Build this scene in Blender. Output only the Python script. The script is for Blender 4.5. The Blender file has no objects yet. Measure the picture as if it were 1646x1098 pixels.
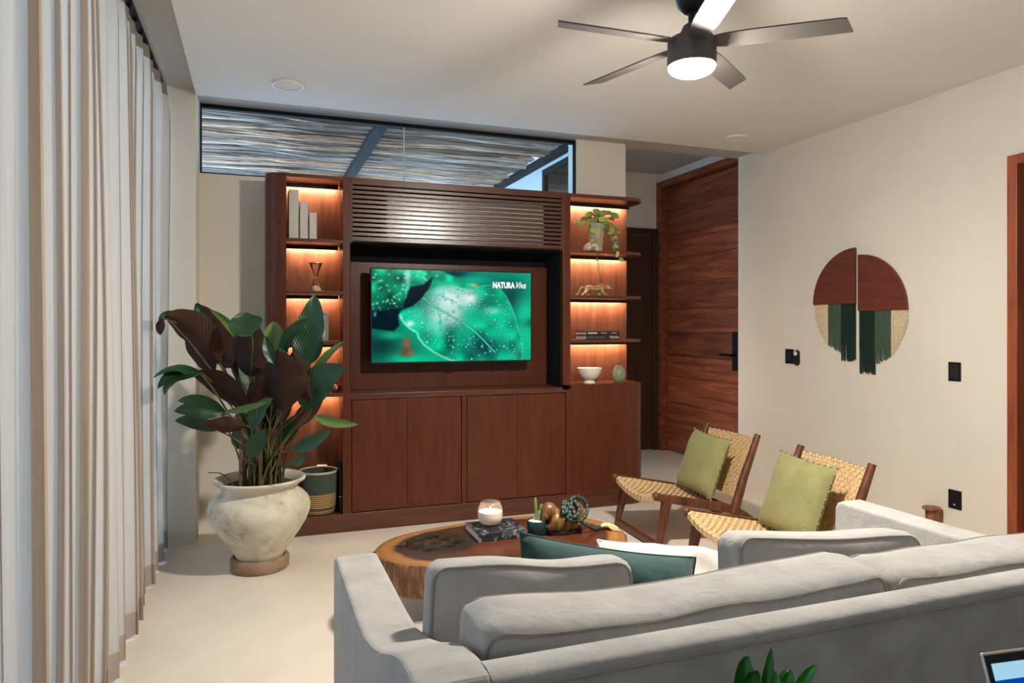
import bpy, bmesh, math, random
import numpy as np
from mathutils import Vector, Matrix, Euler

random.seed(7)
rng = np.random.default_rng(11)
scene = bpy.context.scene
COL = scene.collection
PI = math.pi

# ------------------------------------------------------------------ camera
cam_data = bpy.data.cameras.new('camera')
cam = bpy.data.objects.new('camera', cam_data)
COL.objects.link(cam)
cam_data.sensor_width = 36.0
cam_data.lens = 36.0 * 1125.0 / 1646.0
cam_data.shift_y = -24.0 / 1646.0
cam_data.clip_start = 0.02
YAW = math.atan(410.0 / 1125.0)
cam.location = (0, 0, 1.35)
cam.rotation_euler = (PI / 2, 0, -YAW)
scene.camera = cam

# ------------------------------------------------------------------ world, exposure
world = bpy.data.worlds.new('dusk_sky')
scene.world = world
world.use_nodes = True
bgn = world.node_tree.nodes['Background']
bgn.inputs['Color'].default_value = (0.56, 0.73, 1.0, 1)
bgn.inputs['Strength'].default_value = 2.2
scene.view_settings.view_transform = 'Standard'
scene.view_settings.look = 'None'
scene.view_settings.gamma = 1.0
scene.view_settings.exposure = 1.52
scene.view_settings.use_curve_mapping = False
LAMP = 430.0       # fan lamp emission
LED = 78.0         # shelf strip emission
SCREEN = 0.365

# ------------------------------------------------------------------ helpers
def lin(c):
    return tuple(((v / 255.0) / 12.92 if v / 255.0 <= 0.04045 else ((v / 255.0 + 0.055) / 1.055) ** 2.4) for v in c)

def rgba(c):
    return lin(c) + (1.0,)

class Nodes:
    def __init__(self, name):
        self.m = bpy.data.materials.new(name)
        self.m.use_nodes = True
        self.t = self.m.node_tree
        self.b = self.t.nodes['Principled BSDF']
        self.out = self.t.nodes['Material Output']
    def n(self, typ, **kw):
        nd = self.t.nodes.new(typ)
        for k, v in kw.items():
            if k in nd.inputs:
                nd.inputs[k].default_value = v
            else:
                setattr(nd, k, v)
        return nd
    def l(self, a, b):
        self.t.links.new(a, b)
    def ramp(self, fac, stops):
        r = self.n('ShaderNodeValToRGB')
        e = r.color_ramp.elements
        e[0].position, e[0].color = stops[0][0], rgba(stops[0][1])
        e[1].position, e[1].color = stops[-1][0], rgba(stops[-1][1])
        for p, c in stops[1:-1]:
            x = e.new(p); x.color = rgba(c)
        self.l(fac, r.inputs['Fac'])
        return r.outputs['Color']
    def coord(self, scale=(1, 1, 1), rot=(0, 0, 0)):
        tc = self.n('ShaderNodeTexCoord')
        mp = self.n('ShaderNodeMapping')
        mp.inputs['Scale'].default_value = scale
        mp.inputs['Rotation'].default_value = rot
        self.l(tc.outputs['Object'], mp.inputs['Vector'])
        return mp.outputs['Vector']
    def noise(self, vec, scale, detail=4, rough=0.55, dist=0.0):
        nn = self.n('ShaderNodeTexNoise')
        nn.inputs['Scale'].default_value = scale
        nn.inputs['Detail'].default_value = detail
        nn.inputs['Roughness'].default_value = rough
        nn.inputs['Distortion'].default_value = dist
        self.l(vec, nn.inputs['Vector'])
        return nn.outputs['Fac']
    def bump(self, h, strength=0.2, dist=0.01):
        b = self.n('ShaderNodeBump')
        b.inputs['Strength'].default_value = strength
        b.inputs['Distance'].default_value = dist
        self.l(h, b.inputs['Height'])
        self.l(b.outputs['Normal'], self.b.inputs['Normal'])
    def fin(self, rough=0.5, metal=0.0, spec=0.5):
        self.b.inputs['Roughness'].default_value = rough
        self.b.inputs['Metallic'].default_value = metal
        self.b.inputs['Specular IOR Level'].default_value = spec
        return self.m

def plain(name, c, rough=0.5, metal=0.0, spec=0.5, var=0.0, scale=20, bump=0.0, bscale=200):
    N = Nodes(name)
    v = N.coord()
    d = tuple(max(0, x * (1 - var)) for x in c); u = tuple(min(255, x * (1 + var)) for x in c)
    col = N.ramp(N.noise(v, scale), [(0.3, d), (0.7, u)])
    N.l(col, N.b.inputs['Base Color'])
    if bump:
        N.bump(N.noise(v, bscale, 2), bump, 0.004)
    return N.fin(rough, metal, spec)

def emit(name, c, strength, raw=False):
    N = Nodes(name)
    N.t.nodes.remove(N.b)
    e = N.n('ShaderNodeEmission')
    e.inputs['Color'].default_value = (c + (1,)) if raw else rgba(c)
    e.inputs['Strength'].default_value = strength
    N.l(e.outputs[0], N.out.inputs['Surface'])
    return N.m

def wood(name, dark, mid, light, axis='z', scale=1.0, rough=0.38, stretch=14, perobj=0.0, bump=0.08, spec=0.5):
    N = Nodes(name)
    sc = {'x': (1, stretch, stretch), 'y': (stretch, 1, stretch), 'z': (stretch, stretch, 1)}[axis]
    v = N.coord(tuple(s * scale for s in sc))
    if perobj:
        oi = N.n('ShaderNodeObjectInfo')
        add = N.n('ShaderNodeVectorMath', operation='ADD')
        mul = N.n('ShaderNodeVectorMath', operation='SCALE')
        comb = N.n('ShaderNodeCombineXYZ')
        for i in range(3): N.l(oi.outputs['Random'], comb.inputs[i])
        N.l(comb.outputs[0], mul.inputs[0]); mul.inputs['Scale'].default_value = 37.0
        N.l(v, add.inputs[0]); N.l(mul.outputs[0], add.inputs[1])
        v = add.outputs[0]
    f = N.noise(v, 1.6, 7, 0.62, 0.6)
    col = N.ramp(f, [(0.28, dark), (0.5, mid), (0.74, light)])
    if perobj:
        hs = N.n('ShaderNodeHueSaturation')
        mr = N.n('ShaderNodeMapRange')
        mr.inputs['To Min'].default_value = 1 - perobj; mr.inputs['To Max'].default_value = 1 + perobj
        N.l(oi.outputs['Random'], mr.inputs['Value'])
        N.l(mr.outputs[0], hs.inputs['Value']); N.l(col, hs.inputs['Color'])
        col = hs.outputs['Color']
    N.l(col, N.b.inputs['Base Color'])
    N.bump(f, bump, 0.003)
    return N.fin(rough, 0, spec)

def fabric(name, c, var=0.06, weave=900, bump=0.25, rough=0.95):
    N = Nodes(name)
    v = N.coord()
    f = N.noise(v, 9, 5, 0.6)
    d = tuple(x * (1 - var) for x in c); u = tuple(min(255, x * (1 + var)) for x in c)
    col = N.ramp(f, [(0.3, d), (0.7, u)])
    fine = N.noise(v, weave, 1)
    mx = N.n('ShaderNodeMixRGB', blend_type='MULTIPLY'); mx.inputs['Fac'].default_value = 0.25
    N.l(col, mx.inputs['Color1']); N.l(fine, mx.inputs['Color2'])
    hs = N.n('ShaderNodeBrightContrast'); hs.inputs['Bright'].default_value = 0.02
    N.l(mx.outputs[0], hs.inputs['Color'])
    N.l(hs.outputs[0], N.b.inputs['Base Color'])
    b = N.n('ShaderNodeBump'); b.inputs['Strength'].default_value = bump; b.inputs['Distance'].default_value = 0.002
    N.l(fine, b.inputs['Height'])
    w = N.noise(v, 14, 3, 0.5, 1.2)
    b2 = N.n('ShaderNodeBump'); b2.inputs['Strength'].default_value = 0.32; b2.inputs['Distance'].default_value = 0.014
    N.l(w, b2.inputs['Height']); N.l(b.outputs[0], b2.inputs['Normal'])
    N.l(b2.outputs[0], N.b.inputs['Normal'])
    N.b.inputs['Sheen Weight'].default_value = 0.15
    return N.fin(rough, 0, 0.2)

class MB:
    def __init__(self):
        self.v = []; self.f = []; self.fm = []; self.cur = 0
    def add(self, vs, fs, m=None):
        o = len(self.v)
        self.v += [tuple(p) for p in vs]
        for f in fs:
            self.f.append(tuple(i + o for i in f)); self.fm.append(self.cur if m is None else m)
        return self
    def box(self, x0, x1, y0, y1, z0, z1, m=None):
        vs = [(x0, y0, z0), (x1, y0, z0), (x1, y1, z0), (x0, y1, z0), (x0, y0, z1), (x1, y0, z1), (x1, y1, z1), (x0, y1, z1)]
        return self.add(vs, [(0, 3, 2, 1), (4, 5, 6, 7), (0, 1, 5, 4), (1, 2, 6, 5), (2, 3, 7, 6), (3, 0, 4, 7)], m)
    def prism(self, poly, a0, a1, axis='z', m=None):
        n = len(poly)
        def P(p, a):
            return {'z': (p[0], p[1], a), 'x': (a, p[0], p[1]), 'y': (p[0], a, p[1])}[axis]
        vs = [P(p, a0) for p in poly] + [P(p, a1) for p in poly]
        fs = [tuple(range(n))[::-1], tuple(range(n, 2 * n))] + [(i, (i + 1) % n, n + (i + 1) % n, n + i) for i in range(n)]
        if axis == 'y':
            fs = [f[::-1] for f in fs]
        return self.add(vs, fs, m)
    def tube(self, pts, rad, n=8, caps=True, m=None, sq=None):
        pts = [Vector(p) for p in pts]
        if not hasattr(rad, '__len__'): rad = [rad] * len(pts)
        vs = []; up = None
        for i, p in enumerate(pts):
            a = pts[max(i - 1, 0)]; b = pts[min(i + 1, len(pts) - 1)]
            t = (b - a)
            if t.length < 1e-9: t = Vector((0, 0, 1))
            t.normalize()
            if up is None:
                up = Vector((0, 0, 1)) if abs(t.z) < 0.9 else Vector((0, 1, 0))
            s = t.cross(up)
            if s.length < 1e-6: s = t.cross(Vector((1, 0, 0)))
            s.normalize(); u2 = s.cross(t).normalized(); up = u2
            for k in range(n):
                an = 2 * PI * k / n + (PI / 4 if n == 4 else 0)
                ca, sa = math.cos(an), math.sin(an)
                if sq: ca *= sq[0]; sa *= sq[1]
                vs.append(p + (s * ca + u2 * sa) * rad[i])
        fs = []
        for i in range(len(pts) - 1):
            for k in range(n):
                a = i * n + k; b = i * n + (k + 1) % n
                fs.append((a, b, b + n, a + n))
        if caps:
            fs.append(tuple(range(n))[::-1]); o = (len(pts) - 1) * n
            fs.append(tuple(range(o, o + n)))
        return self.add(vs, fs, m)
    def lathe(self, prof, n=32, c=(0, 0, 0), m=None, wob=None, caps=True):
        vs = []; fs = []
        for j, (r, z) in enumerate(prof):
            for k in range(n):
                a = 2 * PI * k / n
                rr = r * (wob(a, z) if wob else 1)
                vs.append((c[0] + rr * math.cos(a), c[1] + rr * math.sin(a), c[2] + z))
        for j in range(len(prof) - 1):
            for k in range(n):
                a = j * n + k; b = j * n + (k + 1) % n
                fs.append((a, b, b + n, a + n))
        if caps and prof[0][0] > 1e-5: fs.append(tuple(range(n))[::-1])
        if caps and prof[-1][0] > 1e-5:
            o = (len(prof) - 1) * n; fs.append(tuple(range(o, o + n)))
        return self.add(vs, fs, m)
    def sphere(self, c, r, n=12, k=8, m=None, M=None):
        vs = []; fs = []
        rr = r if hasattr(r, '__len__') else (r, r, r)
        for j in range(k + 1):
            th = PI * j / k
            for i in range(n):
                a = 2 * PI * i / n
                p = Vector((rr[0] * math.sin(th) * math.cos(a), rr[1] * math.sin(th) * math.sin(a), -rr[2] * math.cos(th)))
                if M: p = M @ p
                vs.append(p + Vector(c))
        for j in range(k):
            for i in range(n):
                a = j * n + i; b = j * n + (i + 1) % n
                fs.append((a, b, b + n, a + n))
        return self.add(vs, fs, m)
    def grid(self, fn, nu, nv, m=None, wrap=False):
        vs = [fn(i / nu, j / nv) for j in range(nv + 1) for i in range(nu + 1)]
        fs = [(j * (nu + 1) + i, j * (nu + 1) + i + 1, (j + 1) * (nu + 1) + i + 1, (j + 1) * (nu + 1) + i) for j in range(nv) for i in range(nu)]
        return self.add(vs, fs, m)
    def xform(self, M):
        self.v = [tuple(M @ Vector(p)) for p in self.v]
        return self
    def build(self, name, mats, parent=None, smooth=False, bevel=0.0, world=True, weld=False, seg=2):
        me = bpy.data.meshes.new(name)
        vs = np.array(self.v, dtype=float)
        loc = None
        if parent is None:
            mn, mx = vs.min(0), vs.max(0)
            loc = np.array([(mn[0] + mx[0]) / 2, (mn[1] + mx[1]) / 2, mn[2]])
            vs = vs - loc
        elif world:
            r = parent
            while r.parent: r = r.parent
            vs = vs - np.array(r.location)
        me.from_pydata(vs.tolist(), [], self.f)
        if not isinstance(mats, (list, tuple)): mats = [mats]
        for m in mats: me.materials.append(m)
        if len(mats) > 1:
            me.polygons.foreach_set('material_index', self.fm)
        if smooth or weld:
            bm = bmesh.new(); bm.from_mesh(me)
            bmesh.ops.remove_doubles(bm, verts=bm.verts, dist=1e-5)
            bmesh.ops.recalc_face_normals(bm, faces=bm.faces) if weld else None
            bm.to_mesh(me); bm.free()
        if smooth:
            me.polygons.foreach_set('use_smooth', [True] * len(me.polygons))
            me.set_sharp_from_angle(angle=math.radians(50))
        me.update()
        o = bpy.data.objects.new(name, me); COL.objects.link(o)
        if loc is not None: o.location = loc
        else: o.parent = parent
        if bevel:
            md = o.modifiers.new('bevel', 'BEVEL'); md.width = bevel; md.segments = seg; md.limit_method = 'ANGLE'
            md.angle_limit = math.radians(40)
        return o

def tag(o, label=None, cat=None, group=None, kind=None):
    if label: o['label'] = label
    if cat: o['category'] = cat
    if group: o['group'] = group
    if kind: o['kind'] = kind
    return o

def thing(name, label, cat, loc, rz=0.0, group=None):
    o = bpy.data.objects.new(name, None); COL.objects.link(o)
    o.empty_display_size = 0.1
    o.location = loc; o.rotation_euler = (0, 0, rz)
    return tag(o, label, cat, group)

def struct(o):
    o['kind'] = 'structure'
    return o

def copy_tree(o, parent=None):
    c = o.copy(); COL.objects.link(c); c.parent = parent
    for ch in list(o.children): copy_tree(ch, c)
    return c

def box(name, mat, x0, x1, y0, y1, z0, z1, parent=None, bevel=0.0):
    return MB().box(x0, x1, y0, y1, z0, z1).build(name, mat, parent, bevel=bevel)

def catmull(pts, per=6, closed=False):
    pts = [Vector(p) for p in pts]; n = len(pts); out = []
    rngi = range(n) if closed else range(n - 1)
    for i in rngi:
        if closed:
            p0, p1, p2, p3 = pts[(i - 1) % n], pts[i], pts[(i + 1) % n], pts[(i + 2) % n]
        else:
            p0, p1, p2, p3 = pts[max(i - 1, 0)], pts[i], pts[i + 1], pts[min(i + 2, n - 1)]
        for k in range(per):
            t = k / per
            out.append(0.5 * ((2 * p1) + (-p0 + p2) * t + (2 * p0 - 5 * p1 + 4 * p2 - p3) * t * t + (-p0 + 3 * p1 - 3 * p2 + p3) * t ** 3))
    if not closed: out.append(pts[-1])
    return out

def arc(cx, cy, r, a0, a1, n=8):
    return [(cx + r * math.cos(math.radians(a0 + (a1 - a0) * i / n)), cy + r * math.sin(math.radians(a0 + (a1 - a0) * i / n))) for i in range(n + 1)]

def text_mesh(name, body, size, M, mat, parent, extrude=0.0004, shear=0.0, bold=0.0, sx=1.0):
    cu = bpy.data.curves.new(name, 'FONT')
    cu.body = body; cu.size = size; cu.extrude = extrude; cu.shear = shear; cu.offset = bold; cu.resolution_u = 3
    tmp = bpy.data.objects.new('tmp_text', cu); COL.objects.link(tmp)
    dg = bpy.context.evaluated_depsgraph_get()
    me = bpy.data.meshes.new_from_object(tmp.evaluated_get(dg))
    bpy.data.objects.remove(tmp); bpy.data.curves.remove(cu)
    me.transform(M @ Matrix.Diagonal((sx, 1, 1, 1)))
    me.name = name
    me.materials.clear(); me.materials.append(mat)
    o = bpy.data.objects.new(name, me); COL.objects.link(o); o.parent = parent
    return o

# ------------------------------------------------------------------ materials
def plaster(name, c, var, rough=0.85, scale=0.9, spec=0.25):
    N = Nodes(name); v = N.coord()
    d = tuple(x * (1 - var) for x in c); u = tuple(min(255, x * (1 + var)) for x in c)
    f = N.noise(v, scale, 8, 0.6, 0.5)
    N.l(N.ramp(f, [(0.3, d), (0.7, u)]), N.b.inputs['Base Color'])
    N.bump(N.noise(v, 6, 5, 0.6), 0.06, 0.01)
    return N.fin(rough, 0, spec)

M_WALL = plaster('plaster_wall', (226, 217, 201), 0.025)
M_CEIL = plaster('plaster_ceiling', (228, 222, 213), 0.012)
M_CEIL_SHADE = plaster('shade_tinted_ceiling_plaster', (190, 182, 170), 0.015)  # darker than the main ceiling: shade of the raised parts put into the colour
M_BACKP = wood('walnut_back_panel', (76, 42, 28), (92, 54, 37), (108, 66, 46), 'z', 1.6, 0.42, 10, spec=0.3)
M_FLOOR = plaster('polished_cement', (226, 214, 196), 0.045, 0.34, 1.6, 0.4)
M_EXT = plaster('exterior_plaster', (205, 212, 214), 0.02)
M_WOOD = wood('walnut_cabinet', (74, 33, 17), (86, 40, 21), (96, 47, 26), 'z', 1.6, 0.36, 12, spec=0.35)
M_WOODX = wood('walnut_cabinet_horizontal', (62, 30, 18), (84, 42, 24), (106, 57, 34), 'x', 1.2, 0.30, 14, bump=0.04, spec=0.6)
M_DOOR = wood('entrance_door_wood', (84, 38, 20), (136, 66, 36), (178, 98, 56), 'y', 1.0, 0.42, 11, 0.28)
M_DARKDOOR = wood('dark_door_wood', (46, 25, 17), (58, 32, 21), (72, 41, 27), 'z', 1.5, 0.45, 12)
M_FRAME = wood('cedar_frame', (120, 58, 34), (148, 74, 42), (172, 92, 54), 'z', 1.4, 0.42, 12)
M_CHAIRWOOD = wood('chair_teak', (62, 32, 20), (92, 50, 30), (128, 76, 48), 'z', 3.0, 0.4, 8)
M_BLACK = plain('matte_black', (14, 14, 15), 0.6)
M_NICHE = plain('black_niche_lining', (16, 17, 16), 0.8, spec=0.2)
M_BLACKMETAL = plain('black_metal', (22, 22, 24), 0.42, 0.4)
M_FANGREY = plain('dark_grey_fan', (84, 78, 74), 0.6, 0.0)
M_GREYMETAL = plain('grey_steel', (42, 40, 38), 0.85, 0.0, 0.08)
M_WHITE = plain('white_plastic', (225, 222, 214), 0.4)
M_LINEN = fabric('grey_linen', (168, 164, 158), 0.07)
M_PIPING = fabric('grey_piping', (150, 143, 135), 0.05)
M_TEAL = fabric('teal_velvet', (26, 66, 62), 0.14)
M_CREAMCLOTH = fabric('white_cotton', (208, 201, 190), 0.05)
M_OLIVE = fabric('olive_linen', (142, 138, 84), 0.06)
M_OLIVEDARK = fabric('olive_pompom', (128, 124, 78), 0.08)
M_LENS = emit('lamp_glass_glow', (255, 248, 238), LAMP)
M_LED = emit('warm_led', (255, 220, 182), LED)
M_CERAMIC = plain('white_ceramic', (228, 220, 206), 0.25)
M_BRASS = plain('aged_brass', (196, 164, 118), 0.34, 0.75, var=0.15, scale=60)
M_SOIL = plain('soil', (50, 36, 26), 0.95, var=0.3, scale=60, bump=0.8, bscale=90)

def mat_curtain(name, c, tr, tp):
    N = Nodes(name); N.t.nodes.remove(N.b)
    v = N.coord((1, 1, 0.02))
    f = N.noise(v, 130, 2)
    col = N.ramp(f, [(0.3, tuple(x * 0.96 for x in c)), (0.7, c)])
    d = N.n('ShaderNodeBsdfDiffuse'); t = N.n('ShaderNodeBsdfTranslucent'); p = N.n('ShaderNodeBsdfTransparent')
    N.l(col, d.inputs['Color']); N.l(col, t.inputs['Color'])
    m1 = N.n('ShaderNodeMixShader'); m1.inputs[0].default_value = tr
    N.l(d.outputs[0], m1.inputs[1]); N.l(t.outputs[0], m1.inputs[2])
    m2 = N.n('ShaderNodeMixShader'); m2.inputs[0].default_value = tp
    N.l(m1.outputs[0], m2.inputs[1]); N.l(p.outputs[0], m2.inputs[2])
    N.l(m2.outputs[0], N.out.inputs['Surface'])
    return N.m
M_CURTAIN = mat_curtain('sheer_linen_curtain', (212, 194, 174), 0.38, 0.13)
M_HEM = mat_curtain('curtain_hem_double', (176, 156, 140), 0.2, 0.0)
M_HEAD = mat_curtain('curtain_heading', (150, 134, 112), 0.15, 0.0)

def mat_glass(name, tint=(225, 238, 245), ior=1.35):
    N = Nodes(name); N.t.nodes.remove(N.b)
    p = N.n('ShaderNodeBsdfTransparent'); p.inputs['Color'].default_value = rgba(tint)
    g = N.n('ShaderNodeBsdfGlossy'); g.inputs['Roughness'].default_value = 0.02
    lw = N.n('ShaderNodeFresnel'); lw.inputs['IOR'].default_value = ior
    m = N.n('ShaderNodeMixShader'); N.l(lw.outputs[0], m.inputs[0])
    N.l(p.outputs[0], m.inputs[1]); N.l(g.outputs[0], m.inputs[2])
    N.l(m.outputs[0], N.out.inputs['Surface'])
    return N.m
M_GLASS = mat_glass('clear_glass')

# ================================================================== THE SETTING
struct(box('floor', M_FLOOR, -0.95, 4.35, -5.6, 6.85, -0.12, 0.0))
patio = box('patio_floor', M_EXT, -4.5, 2.66, 5.17, 9.2, -0.12, -0.02); struct(patio)
terrace = box('terrace_floor', M_EXT, -4.5, -0.95, -4.0, 5.17, -0.12, -0.02); struct(terrace)

CZ, CU = 2.79, 2.83      # dropped ceiling, raised perimeter
struct(box('ceiling', M_CEIL, -0.356, 3.96, -5.5, 4.76, CZ, CU))
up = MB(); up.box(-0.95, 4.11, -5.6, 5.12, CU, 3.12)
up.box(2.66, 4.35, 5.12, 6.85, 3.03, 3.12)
o = up.build('ceiling', M_CEIL_SHADE); struct(o)

wb = MB()
wb.box(-0.356, 2.81, 5.02, 5.17, 0, 2.36)
wb.box(2.37, 2.81, 5.02, 5.17, 2.36, CU)
wb.box(-0.95, -0.356, 4.76, 5.17, 0, CU)
struct(wb.build('wall_back', M_WALL))

wr = MB()
wr.box(3.96, 4.11, 2.72, 5.08, 0, CU)
wr.box(3.96, 4.11, 1.72, 2.72, 0, 0.18)
wr.box(3.96, 4.11, 1.72, 2.72, 2.30, CU)
wr.box(3.96, 4.11, -5.5, 1.72, 0, CU)
wr.box(4.11, 4.35, 4.98, 5.08, 0, 3.12)
struct(wr.build('wall_right', M_WALL))
struct(box('wall_front', M_DARKDOOR, -0.95, 4.11, -5.6, -5.5, 0, CU))
struct(box('wall_left', M_WALL, -0.95, -0.78, -5.5, -3.08, 0, CU))

wh = MB()
wh.box(2.66, 4.35, 6.70, 6.85, 0, 3.03)
wh.box(4.27, 4.35, 5.08, 6.70, 0, 3.03)
wh.box(4.20, 4.27, 5.08, 6.70, 2.94, 3.03)
struct(wh.build('wall_hall', M_WALL))
wl = MB()
wl.box(2.66, 2.81, 5.17, 5.35, -0.02, 3.03)
wl.box(2.66, 2.81, 6.42, 9.2, -0.02, 3.10)
wl.box(2.66, 2.81, 5.35, 6.42, -0.02, 0.08)
wl.box(2.66, 2.81, 5.35, 6.42, 2.90, 3.03)
struct(wl.build('wall_hall_left', M_EXT))

# hall window in the outside wall
w3 = MB()
w3.box(2.655, 2.70, 5.35, 5.41, 0.08, 2.90); w3.box(2.655, 2.70, 6.36, 6.42, 0.08, 2.90)
w3.box(2.655, 2.70, 5.41, 6.36, 2.84, 2.90); w3.box(2.655, 2.70, 5.41, 6.36, 0.08, 0.14)
win3 = struct(w3.build('window_3', M_GREYMETAL, bevel=0.004))
r = win3.location
pane = MB().box(2.675 - r.x, 2.681 - r.x, 5.41 - r.y, 6.36 - r.y, 0.14 - r.z, 2.84 - r.z).build('pane', mat_glass('reflective_glass', (235, 243, 247), 1.9), win3, world=False)

# clerestory window over the cabinets
w1 = MB()
w1.box(-0.352, 2.37, 5.03, 5.075, 2.796, 2.822); w1.box(-0.352, 2.37, 5.03, 5.075, 2.36, 2.370)
w1.box(-0.352, -0.343, 5.03, 5.075, 2.370, 2.798); w1.box(2.363, 2.37, 5.03, 5.075, 2.370, 2.798)
win1 = struct(w1.build('window_1', M_NICHE))
r = win1.location
for (a, b) in ((-0.343, 1.004), (1.008, 2.363)):
    MB().box(a - r.x, b - r.x, 5.048 - r.y, 5.056 - r.y, 2.370 - r.z, 2.798 - r.z).build('pane', M_GLASS, win1, world=False)
M_SEAL = plain('silicone_joint', (190, 196, 205), 0.6)
MB().box(1.003 - r.x, 1.009 - r.x, 5.046 - r.y, 5.058 - r.y, 2.370 - r.z, 2.798 - r.z).build('glass_joint', M_SEAL, win1, world=False)

# sliding glass wall behind the curtains
w2 = MB()
ys = [-3.05, -1.58, 0.0, 1.57, 3.15, 4.72]
for y in ys: w2.box(-0.88, -0.82, y - 0.03, y + 0.03, 0.0, CU)
w2.box(-0.88, -0.82, -3.08, 4.76, CU - 0.06, CU); w2.box(-0.88, -0.82, -3.08, 4.76, 0.0, 0.06)
win2 = struct(w2.build('window_2', M_BLACKMETAL))
r = win2.location
for a, b in zip(ys[:-1], ys[1:]):
    MB().box(-0.854 - r.x, -0.846 - r.x, a + 0.03 - r.y, b - 0.03 - r.y, 0.06 - r.z, CU - 0.06 - r.z).build('pane', M_GLASS, win2, world=False)

# entrance door: frame, planks, lock
fr = MB()
fr.box(4.13, 4.27, 5.085, 5.16, 0, 2.93); fr.box(4.13, 4.27, 6.60, 6.695, 0, 2.93); fr.box(4.13, 4.27, 5.16, 6.60, 2.86, 2.93)
door1 = struct(fr.build('door_1', M_DOOR, bevel=0.004))
r = door1.location
zz = 0.005; k = 0
plank_src = {}
hts = [0.27, 0.25, 0.29, 0.22, 0.26, 0.24, 0.28, 0.27, 0.24, 0.27, 0.26]
for h in hts:
    h2 = min(h, 2.855 - zz)
    p = MB().box(4.215 - r.x, 4.262 - r.x, 5.165 - r.y, 6.595 - r.y, zz - r.z, zz + h2 - 0.003 - r.z).build('plank', M_DOOR, door1, world=False, bevel=0.002)
    zz += h2
lock = MB().box(4.195 - r.x, 4.215 - r.x, 5.385 - r.y, 5.475 - r.y, 0.935 - r.z, 1.30 - r.z).build('lock_plate', M_BLACKMETAL, door1, world=False, bevel=0.006)
hd = MB(); hd.box(4.13 - r.x, 4.20 - r.x, 5.415 - r.y, 5.44 - r.y, 1.07 - r.z, 1.095 - r.z)
hd.box(4.13 - r.x, 4.15 - r.x, 5.415 - r.y, 5.585 - r.y, 1.07 - r.z, 1.095 - r.z)
hd.build('lever_handle', M_BLACKMETAL, lock, world=False, bevel=0.003)

# dark flush door at the end of the hall
d2 = MB(); d2.box(3.22, 3.28, 6.66, 6.70, 0, 2.42); d2.box(4.07, 4.125, 6.66, 6.70, 0, 2.42); d2.box(3.28, 4.07, 6.66, 6.70, 2.35, 2.42)
door2 = struct(d2.build('door_2', M_DARKDOOR, bevel=0.003))
r = door2.location
MB().box(3.285 - r.x, 4.065 - r.x, 6.675 - r.y, 6.698 - r.y, 0.01 - r.z, 2.345 - r.z).build('door_leaf', M_DARKDOOR, door2, world=False, bevel=0.003)

# raised doorway in the right wall
d3 = MB(); d3.box(3.925, 4.11, 2.665, 2.72, 0.18, 2.30); d3.box(3.925, 4.11, 1.72, 1.775, 0.18, 2.30); d3.box(3.925, 4.11, 1.775, 2.665, 2.245, 2.30)
d3.box(3.98, 4.11, 1.775, 2.665, 0.18, 0.20)
door3 = struct(d3.build('door_3', M_FRAME, bevel=0.004))
r = door3.location
MB().box(4.03 - r.x, 4.08 - r.x, 1.775 - r.y, 2.665 - r.y, 0.20 - r.z, 2.245 - r.z).build('door_leaf', M_DARKDOOR, door3, world=False, bevel=0.003)

# small ceiling discs
for i, (x, y, rr, lab) in enumerate([(0.17, 4.37, 0.089, 'white round ceiling speaker near the stick roof window'), (3.43, 4.42, 0.08, 'white round ceiling speaker near the entrance hall')]):
    t = thing('ceiling_speaker', lab, 'speaker', (x, y, CZ), group='flush ceiling speakers')
    MB().lathe([(0.0, -0.008), (rr - 0.012, -0.008), (rr - 0.012, 0.0)], 40, (x, y, CZ)).build('grille', M_CEIL, t, smooth=True)
    MB().lathe([(rr - 0.010, -0.001), (rr - 0.008, -0.012), (rr, -0.010), (rr + 0.002, 0.0)], 40, (x, y, CZ), caps=False).build('rim', M_WHITE, t, smooth=True)

# ------------------------------------------------------------------ pergola roof of raw poles outside
perg = thing('pergola_roof', 'weathered grey pole roof outside, seen through the high window', 'pergola', (0.6, 7.0, 2.93))
def mat_pole(name):
    N = Nodes(name); v = N.coord((0.4, 24, 24))
    oi = N.n('ShaderNodeObjectInfo')
    f = N.noise(v, 2.6, 7, 0.7, 0.8)
    warm = N.ramp(f, [(0.32, (44, 28, 22)), (0.46, (146, 98, 68)), (0.56, (222, 180, 140)), (0.66, (255, 240, 216))])
    cool = N.ramp(f, [(0.32, (42, 35, 34)), (0.46, (126, 108, 96)), (0.56, (206, 188, 170)), (0.66, (252, 244, 232))])
    mul = N.n('ShaderNodeMath', operation='MULTIPLY'); N.l(oi.outputs['Random'], mul.inputs[0]); mul.inputs[1].default_value = 7.31
    fr_ = N.n('ShaderNodeMath', operation='FRACT'); N.l(mul.outputs[0], fr_.inputs[0])
    mx = N.n('ShaderNodeMixRGB'); N.l(fr_.outputs[0], mx.inputs['Fac']); N.l(warm, mx.inputs['Color1']); N.l(cool, mx.inputs['Color2'])
    hs = N.n('ShaderNodeHueSaturation'); mr = N.n('ShaderNodeMapRange')
    mr.inputs['To Min'].default_value = 0.4; mr.inputs['To Max'].default_value = 1.4
    N.l(oi.outputs['Random'], mr.inputs['Value']); N.l(mr.outputs[0], hs.inputs['Value']); N.l(mx.outputs[0], hs.inputs['Color'])
    N.l(hs.outputs[0], N.b.inputs['Base Color'])
    return N.fin(0.8, 0, 0.3)
M_POLE = mat_pole('weathered_pole')
pole_meshes = []
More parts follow.
